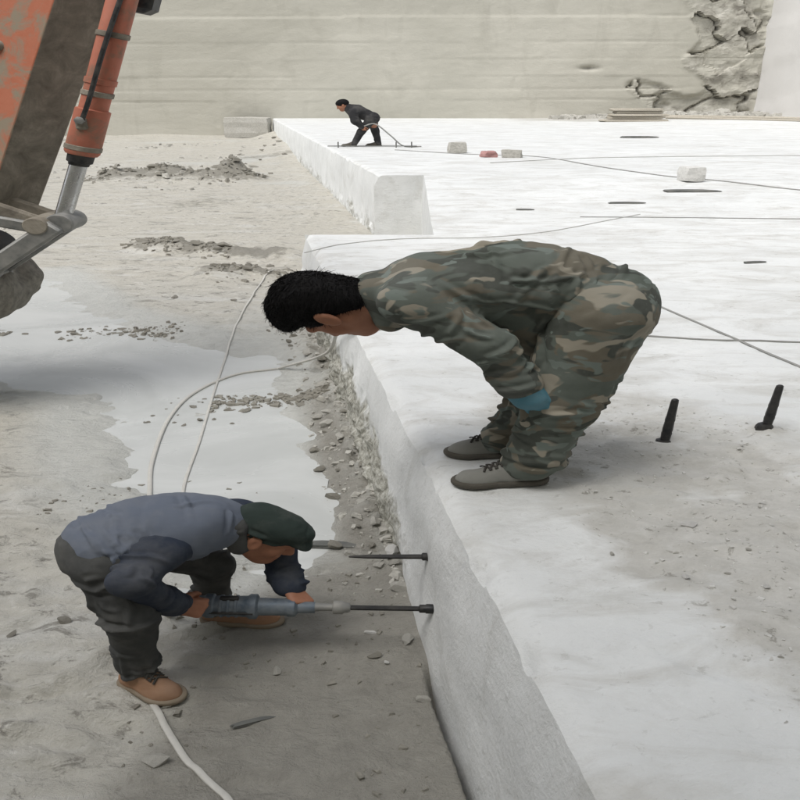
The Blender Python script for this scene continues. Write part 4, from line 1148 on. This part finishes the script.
hose('cable', dense([(1.2, 4.62), (2.0, 4.45), (2.66, 4.38), (3.6, 4.3)], bt, .006), .006, 'grey_cable', 'thin grey cable crossing the bench just behind the camouflaged legs', 'cable', g)
hose('cable', dense([(2.38, 9.36), (3.6, 9.33), (5.23, 9.25), (7, 9.2)], bt, .006), .006, 'grey_cable', 'straight grey cable beside the wooden stick on the bench', 'cable', g)
hose('cable', dense([(-.12, 18.16), (1.0, 17.1), (1.81, 16.55), (3.06, 15.98), (3.74, 13.63), (4.3, 12.2), (5.14, 11.6), (6.08, 10.93), (7.5, 10.4)], bt, .009), .009, 'grey_cable', 'curving grey cable passing in front of the white stone block', 'cable', g)
hose('cable', dense([(1.79, 14.48), (4.29, 15.71), (8.88, 16.27), (13, 16.4)], bt, .008), .008, 'pale_cable', 'straight grey cable behind the white stone block', 'cable', g)

# ------------------------------------------------------------------ things on the far bench
def rough_box(name, c, size, mat, seed, rz=0.0, jag=0.12, parent=None, origin=None, taper=0.0):
    """a hewn block: subdivided box with uneven faces (real-width size)"""
    n = 5; rr = np.linspace(-.5, .5, n); V = []; F = []; idx = {}
    def vid(p):
        k = tuple(np.round(p, 4))
        if k not in idx: idx[k] = len(V); V.append(p)
        return idx[k]
    for ax in range(3):
        for sg in (-.5, .5):
            for i in range(n-1):
                for j in range(n-1):
                    q = []
                    for a_, b_ in ((i, j), (i+1, j), (i+1, j+1), (i, j+1)):
                        p = [0, 0, 0]; p[ax] = sg; p[(ax+1) % 3] = rr[a_]; p[(ax+2) % 3] = rr[b_]; q.append(vid(np.array(p)))
                    F.append(q if sg > 0 else q[::-1])
    V = np.array(V); d = np.stack([vnoise(V[:, 0]*2.6+seed, V[:, 1]*2.6, V[:, 2]*2.6, seed+i) for i in range(3)], 1)
    cr = (np.abs(V) > .49).sum(1)
    V = V*(1-0.045*(cr >= 2)-0.05*(cr == 3))[:, None] + jag*d*.5
    if taper: V[:, 1:] *= (1-taper*np.abs(2*V[:, 0])**2.5*(.6+.4*np.sign(V[:, 0]+.001)))[:, None]; V[:, 1] += .25*np.sin(V[:, 0]*4+seed)*.5
    V = V*np.array(size); cs, sn = math.cos(rz), math.sin(rz)
    V = np.stack([V[:, 0]*cs-V[:, 1]*sn, V[:, 0]*sn+V[:, 1]*cs, V[:, 2]-V[:, 2].min()], 1)
    o = origin if origin is not None else c
    V = V+np.array((c[0]/WX, c[1], c[2])); V = V*np.array([WX, 1, 1])-np.array(o)
    ob = link(name, mesh_np(name, V, np.array(F), False), mat, parent)
    if parent is None: ob.location = o
    return ob
def bz(x, y): return float(bench_top(np.array([x]), np.array([y]))[0])
tag(rough_box('stone_block', (4.66, 11.6, bz(4.66, 11.6)-.01), (.20, .26, .22), 'white_chip', 3, .2), 'small white squared stone block on the bench beside the curving cable', 'stone block')
tag(rough_box('stone_block', (1.33, 17.16, bz(1.33, 17.16)-.01), (.26, .25, .24), 'rubble_stone', 4, .1), 'grey-brown squared stone block nearest the distant person', 'stone block')
tag(rough_box('stone_block', (2.42, 15.9, bz(2.42, 15.9)-.01), (.28, .2, .17), 'rubble_stone', 6, -.1), 'low grey stone block beside the red bundle', 'stone block')
tag(rough_box('cloth_bundle', (1.92, 15.98, bz(1.92, 15.98)-.01), (.17, .2, .12), 'red_cloth', 5, .4, .3), 'small dull red bundle between two grey stone blocks', 'bundle')
tag(rough_box('flat_stone', (4.42, 10.86, bz(4.42, 10.86)-.01), (.52, .16, .035), 'slab_dark', 8, .0, .10, taper=.6), 'long dark flat slab lying in front of the white stone block', 'slab')
tag(rough_box('wooden_stick', (3.22, 10.13, bz(3.22, 10.13)-.005), (.33, .035, .03), 'slab_dark', 9, .05, .12, taper=.6), 'short dark stick by the straight cable on the bench', 'stick')
tag(rough_box('wooden_stick', (3.5, 6.8, bz(3.5, 6.8)-.005), (.16, .03, .025), 'slab_dark', 10, .35, .12, taper=.6), 'small dark stick alone on the open white bench', 'stick')
tag(rough_box('wooden_stick', (7.67, 23.64, bz(7.67, 23.64)-.01), (.75, .12, .07), 'slab_dark', 11, .03, .15, taper=.6), 'dark plank lying flat in front of the stacked boards', 'plank')
tag(rough_box('wooden_stick', (1.72, 9.75, bz(1.72, 9.75)-.005), (.15, .03, .025), 'slab_dark', 12, -.1, .12, taper=.6), 'tiny dark stick behind the back of the camouflaged person', 'stick')
tag(rough_box('wooden_stick', (-.575, 1.985, float(floor_z(np.array([-.575]), np.array([1.985]))[0])-.003), (.11, .018, .014), 'slab_dark', 14, .45, .2, taper=.6), 'short dark stick on the mud in front of the tan shoe', 'stick')
tag(rough_box('flat_stone', (-.36, 3.16, float(floor_z(np.array([-.36]), np.array([3.16]))[0])-.004), (.17, .05, .022), 'slab_dark', 15, -.12, .22, taper=.5), 'thin dark slab on the mud beside the pale stone behind the rod', 'slab')
# stacked boards by the wall
o = (12.2, 38.5, bz(12.2, 38.5)-.02)
st = empty('board_stack', o); tag(st, 'low stack of pale boards at the foot of the quarry wall', 'boards')
for k in range(5):
    rough_box('board', (12.2+.15*vnoise(np.array([k*3.3]), np.array([0.]))[0], 38.5+.1*(k % 2), o[2]+.13*k), (1.85+.3*_r(k, 9)-.1*k, .9, .115), 'aged_wood', 20+k, .06*(_r(k, 4)-.5), .05, st, o)
# long timbers on the ground along the wall foot
for k, (x0, y0, x1, y1, rr, lb) in enumerate([(14.0, 42.5, 24.0, 36.2, .09, 'long timber lying along the wall foot, thicker and rearmost of two'), (14.6, 41.0, 22.0, 35.0, .06, 'long thin timber lying in front of the thicker timber at the wall foot')]):
    z0, z1 = bz(x0, y0)+rr, bz(x1, y1)+rr
    mb = MB(); n = 24; pts = [(x0/WX+(x1-x0)/WX*t/n, y0+(y1-y0)*t/n, max(z0+(z1-z0)*t/n, bz(x0+(x1-x0)*t/n, y0+(y1-y0)*t/n)+rr*.7)) for t in range(n+1)]
    mb.tube(pts, rr, 8, rr*.75); tag(mb.build('timber', 'aged_wood', None, (x0, y0, z0)), lb, 'timber', 'timbers at the wall foot')
# saw rail with short posts in front of the distant man, and the lance he works with
o = (-.72, 19.1, B2)
rl = empty('saw_rail', o); tag(rl, 'low steel rail on short posts at the feet of the distant person', 'rail')
MB().box((-.72/WX, 19.1, B2+.035), (1.45, .03, .022), None, .005).build('rail_bar', 'slab_dark', rl, o)
for x in (-1.60, -.10, .30): MB().box((x/WX, 19.07, B2+.065), (.022, .022, .15), None, .004).build('post', 'slab_dark', rl, o)
p = spline([(-.60, 19.3, 1.56), (-.40, 19.25, 1.62), (-.15, 19.2, 1.34), (.06, 19.2, B2+.03), (.35, 19.2, B2+.02)], 8)
hose('lance', p, .014, 'grey_cable', 'thin bent lance in the hands of the distant person', 'lance')
# a cut block standing at the end of the pit
tag(rough_box('stone_block', (-9.1, 44.6, 0.0), (1.7, 1.6, 1.15), 'rubble_stone', 30, 0, .05), 'large cut stone block against the quarry wall at the end of the pit', 'stone block')
# a painted outline on the wall
o = (-22.0, 45.85, 0.9)
mk = empty('painted_outline', o); tag(mk, 'faint red painted rectangle on the far wall behind the excavator arm', 'wall marking')
for c, s_ in (((-22.0/WX, 45.85, 1.72), (1.5, .01, .05)), ((-22.0/WX-.75, 45.85, .95), (.05, .01, 1.5)), ((-22.0/WX+.75, 45.85, .95), (.05, .01, 1.5))):
    MB().box(c, s_).build('stripe', 'pale_red_paint', mk, o)

# ------------------------------------------------------------------ excavator arm at the left
def excavator():
    o = (-2.75, 5.3, 0.0)
    root = empty('excavator', (-3.9, 5.3, 0.0)); o = (-3.9, 5.3, 0.0)
    tag(root, 'muddy orange excavator arm with hydraulic cylinder and bucket hanging over the pit', 'excavator')
    # stick: a tapering box girder; its plates are parts
    def girder(name, p0, p1, w0, w1, d0, d1, roll, mats):
        p0, p1 = Vector(p0), Vector(p1); ax = (p1-p0).normalized()
        s = Vector((0, 1, 0)); n = ax.cross(s).normalized(); s = n.cross(ax).normalized()
        q = Matrix.Rotation(roll, 3, ax); s = q @ s; n = q @ n
        mb = MB(); V = []
        for p, w, d in ((p0, w0, d0), (p1, w1, d1)):
            for a_, b_ in ((-1, -1), (1, -1), (1, 1), (-1, 1)): V.append(p+s*(a_*d/2)+n*(b_*w/2))
        F = [(0, 1, 2, 3), (7, 6, 5, 4)] + [(i, i+4, (i+1) % 4+4, (i+1) % 4) for i in range(4)]
        mb.add(V, F)
        ob = mb.build(name, mats[0], root, o)
        ob.data.materials.append(MATS[mats[1]])
        for f in ob.data.polygons:
            if abs(f.normal.dot(Vector((n.x/WX, n.y, n.z)).normalized())) > .8: f.material_index = 1
        bv = ob.modifiers.new('bevel', 'BEVEL'); bv.width = .012; bv.segments = 2
        return ob, s, n, ax
    stick, s, n, ax = girder('stick', (-1.955, 5.36, 1.50), (-1.29, 5.42, 3.60), .36, .56, .30, .34, R(-30), ('orange_paint', 'muddy_plate'))
    # welded edge strips along the lower plate
    for e in (-1, 1):
        a_ = Vector((-1.955, 5.36, 1.50)); b_ = Vector((-1.29, 5.42, 3.60))
        MB().tube([a_+s*e*.152+n*(.185), b_+s*e*.172+n*(.283)], .012, 6).build('edge_strip', 'muddy_plate', stick, o)
    for t in (.25, .5, .8):
        c = Vector((-1.955, 5.36, 1.50)).lerp(Vector((-1.29, 5.42, 3.60)), t)-s*(.158+.02*t)
        MB().lathe(c-s*.02, c+s*.02, [(0, .03), (.012, .034), (.04, .034)], 14).build('bolt', 'muddy_plate', stick, o)
    # bracket and upper cylinder mount
    MB().box((-1.09, 5.30, 2.93), (.20, .20, .30), Matrix.Rotation(R(15), 4, 'Y'), .03).build('cylinder_bracket', 'dark_steel', root, o)
    # boom above the stick, out of the picture's top
    girder('boom', (-1.25, 5.46, 3.60), (-3.4, 5.6, 4.2), .62, .70, .36, .40, 0, ('orange_paint', 'orange_paint'))
    girder('boom_foot', (-3.35, 5.6, 4.25), (-5.6, 5.75, 1.3), .70, .60, .40, .42, 0, ('orange_paint', 'orange_paint'))
    # cylinder
    top = Vector((-1.075, 5.12, 2.98)); low = Vector((-1.395, 5.12, 1.875)); D = (low-top).normalized(); L = (low-top).length
    cyl = MB().lathe(top, low, [(-.05, .04), (0, .054), (.02, .064), (L*.55, .064), (L*.551, .070), (L*.58, .070), (L*.582, .064), (L*.72, .064), (L*.725, .077), (L*.97, .079), (L*.985, .070)], 28).build('cylinder_barrel', 'orange_cylinder_paint', root, o)
    MB().lathe(top, low, [(L*.983, .066), (L*.99, .060), (L*1.03, .058), (L*1.035, .048), (L*1.05, .045)], 24).build('gland', 'dark_steel', cyl, o)
    end = Vector((-1.525, 5.12, 1.455))
    q = low+D*.02
    MB().lathe(q, end, [(0, .041), ((end-q).length, .041)], 24).build('piston_rod', 'chrome', root, o)
    def ring(c, rad, wid, mat, name, par=root):
        c = Vector(c); return MB().lathe(c-Vector((0, wid/2, 0)), c+Vector((0, wid/2, 0)), [(0, rad*.55), (.001, rad*.9), (.012, rad), (wid-.012, rad), (wid-.001, rad*.9), (wid, rad*.55)], 22).build(name, mat, par, o)
    ring((-1.515, 5.13, 1.435), .066, .26, 'grey_steel', 'rod_eye')
    ring((-1.60, 5.13, 1.43), .058, .40, 'muddy_plate', 'pin')
    def bar(p, q2, w, d, mat, name):
        p, q2 = Vector(p), Vector(q2); ax = (q2-p); L = ax.length
        rot = Matrix.Rotation(-math.atan2(ax.z, ax.x), 4, 'Y')
        mb = MB(); mb.box((p+q2)/2, (L, d, w), rot, .014); b = mb.build(name, mat, root, o)
        return b
    bar((-2.10, 5.02, 1.72), (-1.60, 5.02, 1.44), .085, .05, 'muddy_plate', 'guide_link')
    bar((-2.10, 5.26, 1.72), (-1.60, 5.26, 1.44), .085, .05, 'muddy_plate', 'guide_link')
    bar((-2.05, 4.96, 1.545), (-1.62, 4.96, 1.42), .075, .04, 'grey_steel', 'guide_link')
    bar((-1.52, 4.97, 1.43), (-1.96, 4.97, 1.02), .105, .06, 'grey_steel', 'bucket_link')
    bar((-1.52, 5.28, 1.43), (-1.96, 5.28, 1.02), .105, .06, 'grey_steel', 'bucket_link')
    ring((-1.955, 5.10, 1.03), .085, .46, 'grey_steel', 'pin')
    ring((-1.945, 5.15, 1.225), .13, .34, 'dark_steel', 'pivot_boss')
    # bucket: curved shell with side plates and teeth, mouth turned away to the left
    prof = []
    for k in range(36):
        t = R(80-6.15*k); prof.append((-2.06+.34*math.cos(t)*(1.0), .905+.31*math.sin(t)))
    outer = prof + [(-2.35, .62), (-2.62, .70)]
    inner = [(x*1+(-2.1-x)*.10, z+(.92-z)*.10) for x, z in outer]
    bk = MB(); n_ = len(outer)
    for k in range(n_-1):
        a0, a1, b0, b1 = outer[k], outer[k+1], inner[k], inner[k+1]
        V = [(a0[0], 4.78, a0[1]), (a1[0], 4.78, a1[1]), (a1[0], 5.62, a1[1]), (a0[0], 5.62, a0[1]), (b0[0], 4.78, b0[1]), (b1[0], 4.78, b1[1]), (b1[0], 5.62, b1[1]), (b0[0], 5.62, b0[1])]
        bk.add(V, [(0, 1, 2, 3), (7, 6, 5, 4), (0, 4, 5, 1), (3, 2, 6, 7)])
    bucket = bk.build('bucket', 'bucket_mud', root, o); bucket.location.x -= .165*WX
    pl = outer + [(-2.60, 1.15), (-2.02, 1.22)]
    for y0 in (4.745, 5.625): MB().prism(pl, y0, y0+.03).build('side_plate', 'bucket_mud', bucket, o)
    for k in range(5):
        yy = 4.84+.18*k; MB().prism([(-2.58, .66), (-2.60, .72), (-2.80, .73)], yy, yy+.07).build('tooth', 'dark_steel', bucket, o)
    pr = np.array(spline([(x, 0, z) for x, z in outer[:-1]], 3)); yy = np.linspace(4.74, 5.66, 46)
    QX = np.repeat(pr[:, 0][:, None], 46, 1); QZ = np.repeat(pr[:, 2][:, None], 46, 1); QY = np.repeat(yy[None], len(pr), 0)
    dx_, dz_ = QX+2.08, QZ-.91; rr_ = np.hypot(dx_, dz_)
    lump = .012+.035*fbm(QX*6, QY*5, QZ*6, 4, 77)+.03*sstep(.05, .4, fbm(QX*3, QY*3, QZ*3, 2, 79))
    lump = np.where((np.arange(46)[None] == 0) | (np.arange(46)[None] == 45), -.02, lump)
    body_part('caked_mud', np.stack([QX+dx_/rr_*lump, QY, QZ+dz_/rr_*lump], 2).reshape(-1, 3), grid_faces(len(pr), 46), 'bucket_mud', bucket, o)
    for c in (.30, .62, .93):
        q3 = top+(low-top)*c; MB().lathe(q3, q3+D, [(0, .079 if c > .7 else .066), (.004, .083 if c > .7 else .071), (.03, .083 if c > .7 else .071), (.034, .079 if c > .7 else .066)], 24).build('clamp_band', 'muddy_plate', cyl, o)
    MB().box(top.lerp(low, .80)+Vector((-.015, -.07, 0)), (.05, .05, .08), None, .01).build('port_block', 'muddy_plate', cyl, o)
    MB().lathe(top.lerp(low, .80)+Vector((-.015, -.115, .02)), top.lerp(low, .80)+Vector((-.015, -.07, .02)), [(0, .016), (.004, .024), (.03, .024), (.034, .018), (.06, .018)], 6).build('hose_fitting', 'grey_steel', cyl, o)
    hp = spline([(-1.07, 5.06, 2.95), (-1.20, 5.03, 2.55), (-1.29, 5.02, 2.25), (-1.335, 5.02, 2.12)], 8)
    MB().tube(hp, .012, 8).build('hydraulic_line', 'dark_steel', root, o)
excavator()

# ------------------------------------------------------------------ rubble
def rock_mesh(seed, sharp=0.5):
    import bmesh
    bm = bmesh.new(); bmesh.ops.create_icosphere(bm, subdivisions=2, radius=1)
    V = np.array([v.co[:] for v in bm.verts])
    rr = np.random.default_rng(seed)
    for _ in range(16):                      # knock flat faces off the ball
        d = rr.normal(size=3); d /= np.linalg.norm(d); c = .30+.5*rr.random()
        t = V@d; V = V-np.maximum(t-c, 0)[:, None]*d
    V = V*(1+.10*fbm(V[:, 0]*1.7+seed, V[:, 1]*1.7, V[:, 2]*1.7, 3, seed))[:, None]
    for v, c in zip(bm.verts, V): v.co = c
    me = bpy.data.meshes.new('rock'); bm.to_mesh(me); bm.free()
    for p in me.polygons: p.use_smooth = False
    return me
ROCKS = {}
def rock(x, y, z, s, mat, label, group, seed, flat=.6):
    key = (seed % 7, mat)
    if key not in ROCKS:
        me = rock_mesh(seed % 7+1); me.materials.append(MATS[mat]); ROCKS[key] = me
    o = link('rock', ROCKS[key]); rr = random.Random(seed)
    sx, sy, sz = s*(.8+.5*rr.random()), s*(.8+.4*rr.random()), s*flat*(.7+.6*rr.random())
    rz = rr.random()*6.3
    o.location = (x, y, z+sz*.35)
    o.rotation_euler = (.2*(rr.random()-.5), .2*(rr.random()-.5), 0 if abs(math.sin(rz)) < .5 else .3*(rr.random()-.5))
    o.scale = (sx*1.3*(1+(rr.random()-.5)*.5), sy, sz)
    tag(o, label, 'rock', group)
fz = lambda x, y: float(floor_z(np.array([x]), np.array([y]))[0])
n = 0
rr = random.Random(77)
# spoil along the foot of the broken face
for k in range(64):
    y = 2.75+4.6*rr.random()**1.15; x = BOT(y)-.02-.30*rr.random()**1.6
    s = .016+.042*rr.random()**2.2
    rock(x, y, fz(x, y), s, 'rubble_stone' if rr.random() < .6 else 'dark_clod', 'broken grey stone in the spoil along the foot of the block', 'spoil stones along the foot of the block', 100+k, .75)
for k, (x, y, s, mt) in enumerate([(-.86, 6.05, .085, 'rubble_stone'), (-.70, 5.75, .07, 'dark_clod'), (-.64, 5.35, .055, 'rubble_stone'), (-.27, 3.06, .030, 'rubble_stone'), (-.05, 2.98, .055, 'white_chip')]):
    lb = ['large grey stone lying under the head of the camouflaged person', 'dark clod next to the large stone at the block foot', 'grey stone below the hose at the block foot', 'flat grey stone left of the pale stone behind the rod', 'pale stone against the block foot behind the standing-out rod'][k]
    rock(x, y, fz(x, y), s, mt, lb, 'larger stones at the block foot', 300+k, .8)
for k, (x, y, s, mt, lb) in enumerate([(-.10, 2.33, .026, 'dark_clod', 'dark clod on the mud below the drill rod'), (-.13, 2.48, .020, 'white_chip', 'pale chip on the mud right under the drill rod'), (.03, 2.42, .040, 'rubble_stone', 'grey stone against the block foot below the drill rod'),
        (-.06, 2.29, .018, 'white_chip', 'small pale chip beside the dark clod below the drill rod'), (-.895, 1.80, .042, 'rubble_stone', 'broken grey stone beside the hose in front of the tan shoe'), (-.53, 2.24, .030, 'rubble_stone', 'grey stone lying alone on the smooth mud in front of the crouching person'),
        (-1.57, 2.55, .040, 'dark_clod', 'dark mud clod behind the crouching person, the larger of two'), (-1.75, 2.45, .030, 'dark_clod', 'dark mud clod behind the crouching person, the smaller of two'), (.10, 2.10, .030, 'rubble_stone', 'grey stone beside the slot at the block foot')]):
    rock(x, y, fz(x, y), s, mt, lb, 'stones on the near mud', 330+k, .55)
# scrape ridges in the distance
for k in range(46):
    x = -8.9+4.8*rr.random(); y = 21.5+.06*(x+6)+.6*(rr.random()-.5)
    rock(x, y, fz(x, y), .04+.11*rr.random()**2, 'dark_clod' if rr.random() < .75 else 'rubble_stone', 'dark clod in the ridge scraped up across the far pit', 'clods of the far scraped ridge', 400+k, .6)
for k in range(34):
    t = rr.random(); x = -4.2+2.6*t; y = 10.9-.35*(x+3.0)+.5*(rr.random()-.5) if t < .6 else 9.4+.4*(rr.random()-.5)
    rock(x, y, fz(x, y), .025+.07*rr.random()**2, 'dark_clod', 'dark clod in the broken line of spoil behind the puddle', 'clods behind the puddle', 460+k, .55)
for k in range(22):
    x = -1.95+.75*rr.random(); y = 4.7+.55*rr.random()
    rock(x, y, max(fz(x, y), -.008), .012+.026*rr.random()**2, 'dark_clod', 'dark clod sticking out of the slurry beside the white hose', 'clods in the slurry', 510+k, .4)
for k, (x, y) in enumerate([(-4.2, 6.85), (-3.9, 6.9), (-3.6, 6.95), (-3.4, 6.9), (-2.95, 7.05), (-2.75, 8.2), (-2.0, 8.1), (-1.2, 4.97), (-.95, 5.25), (-.78, 5.02)]):
    rock(x, y, max(fz(x, y), -.008), .035+.03*_r(k, 3), 'dark_clod', 'dark clod standing alone in the pale slurry', 'lone clods in the slurry', 540+k, .35)
for k in range(16):
    x = -6.3+2.4*rr.random(); y = 25+17*rr.random(); x = min(x-.12*(y-25), E2(y)-.3)
    rock(x, y, fz(x, y), .10+.18*rr.random()**2, 'dark_clod' if k % 2 else 'rubble_stone', 'stone lying along the foot of the far bench', 'stones along the far bench foot', 560+k, .5)
# chips on the bench
for k, (x, y, s, lb) in enumerate([(1.11, 2.24, .030, 'flat white stone chip alone on the bench in front of the wedges'), (.97, 1.92, .016, 'white chip on the gritty bench, the one by the dark speck'), (1.45, 2.38, .014, 'small white chip near the wedge farther from the person')]):
    rock(x, y, bz(x, y), s, 'white_chip', lb, 'chips on the bench', 600+k, .45)
for k in range(60):
    x = .75+.95*rr.random(); y = 1.15+1.35*rr.random()
    if bench_grit(np.array([x]), np.array([y]))[0] < .35: continue
    rock(x, y, bz(x, y), .004+.009*rr.random()**2, 'white_chip' if rr.random() < .5 else 'rubble_stone', 'tiny stone chip scattered on the gritty part of the bench', 'tiny chips on the bench', 620+k, .6)
# rubble fallen at the shattered corner of the wall
for k in range(26):
    x = 14.5+6.6*rr.random(); y = 45.3-1.6*rr.random()**2
    rock(x, y, bz(x, y), .12+.42*rr.random()**2, 'rubble_stone', 'fallen stone at the foot of the shattered quarry corner', 'fallen stones at the quarry corner', 700+k, .7)

# loose grit too small to pick apart
def gravel(name, pts, smin, smax, mat, seed):
    g = np.random.default_rng(seed); n = len(pts)
    cube = np.array([(x, y, z) for x in (-1, 1) for y in (-1, 1) for z in (-1, 1)], float)
    q = np.array([(0,1,3,2), (4,6,7,5), (0,4,5,1), (2,3,7,6), (0,2,6,4), (1,5,7,3)])
    V = cube[None]*(1+g.normal(0, .28, (n, 8, 3)))
    V[:, 4:, 1] *= (.4+.6*g.random((n, 1))); V[:, 1::2, :2] *= (.45+.5*g.random((n, 1, 1)))
    sz = smin+(smax-smin)*g.random(n)**3
    V *= sz[:, None, None]*np.array((1.35, .9, .6))
    an = g.random(n)*6.28; c_, s_ = np.cos(an)[:, None], np.sin(an)[:, None]
    x = V[:, :, 0]*c_-V[:, :, 1]*s_; y = V[:, :, 0]*s_+V[:, :, 1]*c_
    V = np.stack([x*1.3, y, V[:, :, 2]], 2)+np.array(pts)[:, None, :]+np.array([0, 0, 1])*(sz*.25)[:, None, None]
    F = (q[None]+8*np.arange(n)[:, None, None]).reshape(-1, 4)
    o = link(name, mesh_np(name, V.reshape(-1, 3), F, False), mat); o['kind'] = 'stuff'
def on_floor(x, y, water=True):
    z = floor_z(x, y); return np.stack([x, y, np.maximum(z, -.012)], 1)
g = np.random.default_rng(44)
y = 2.7+4.6*g.random(430)**1.1; x = BOT(y)-.01-.30*g.random(430)**2.6; k_ = vnoise(x*4, y*4, seed=310) > -.25; x, y = x[k_], y[k_]
gravel('foot_gravel', on_floor(x, y), .004, .022, 'rubble_stone', 1)
y = 1.3+2.6*g.random(900); x = -2.4+2.5*g.random(900); k_ = (x < BOT(y)-.05) & (vnoise(x*2.2, y*2.6, seed=300) > -.05)
gravel('near_grit', on_floor(x[k_], y[k_]), .003, .012, 'dark_clod', 2)
x = -9.6+5.6*g.random(500); y = 21.6+.06*(x+6)+.9*g.normal(0, .5, 500)
gravel('ridge_gravel', on_floor(x, y), .015, .07, 'dark_clod', 3)
x = -4.5+3.0*g.random(350); y = np.where(x < -2.6, 10.9-.35*(x+3.0), 9.4)+.22*g.normal(0, 1, 350)
gravel('spoil_gravel', on_floor(x, y), .008, .035, 'dark_clod', 4)
x = -5.0+4.2*g.random(800); y = 6.9+.03*(x+4)+.12*g.normal(0, 1, 800)*(1+.5*np.sin(x*5)); k_ = vnoise(x*1.6, x*0, seed=301) > .0
gravel('slurry_grit', on_floor(x[k_], y[k_]), .004, .022, 'dark_clod', 5)
x = -1.75+1.15*g.random(500); y = 5.15+.10*(x+1.2)+.07*g.normal(0, 1, 500); k_ = vnoise(x*3, x*0, seed=302) > -.3
gravel('slurry_line_grit', on_floor(x[k_], y[k_]), .005, .024, 'dark_clod', 6)
y = 10+30*g.random(1200); x = -2.2-.22*(y-10)-(5+.15*y)*g.random(1200); k_ = vnoise(x*.5, y*.4, seed=303) > .1
gravel('pit_gravel', on_floor(x[k_], y[k_]), .010, .09, 'rubble_stone', 7)
x = .62+1.2*g.random(1400); y = 1.05+2.3*g.random(1400); k_ = bench_grit(x, y) > .42
gravel('bench_grit', np.stack([x[k_], y[k_], bench_top(x[k_], y[k_])], 1), .001, .006, 'white_chip', 8)
x = 9+12.5*g.random(900); y = 45.4-3.0*g.random(900)**2
gravel('wall_foot_gravel', np.stack([x, y, bench_top(x, y)], 1), .03, .22, 'rubble_stone', 9)
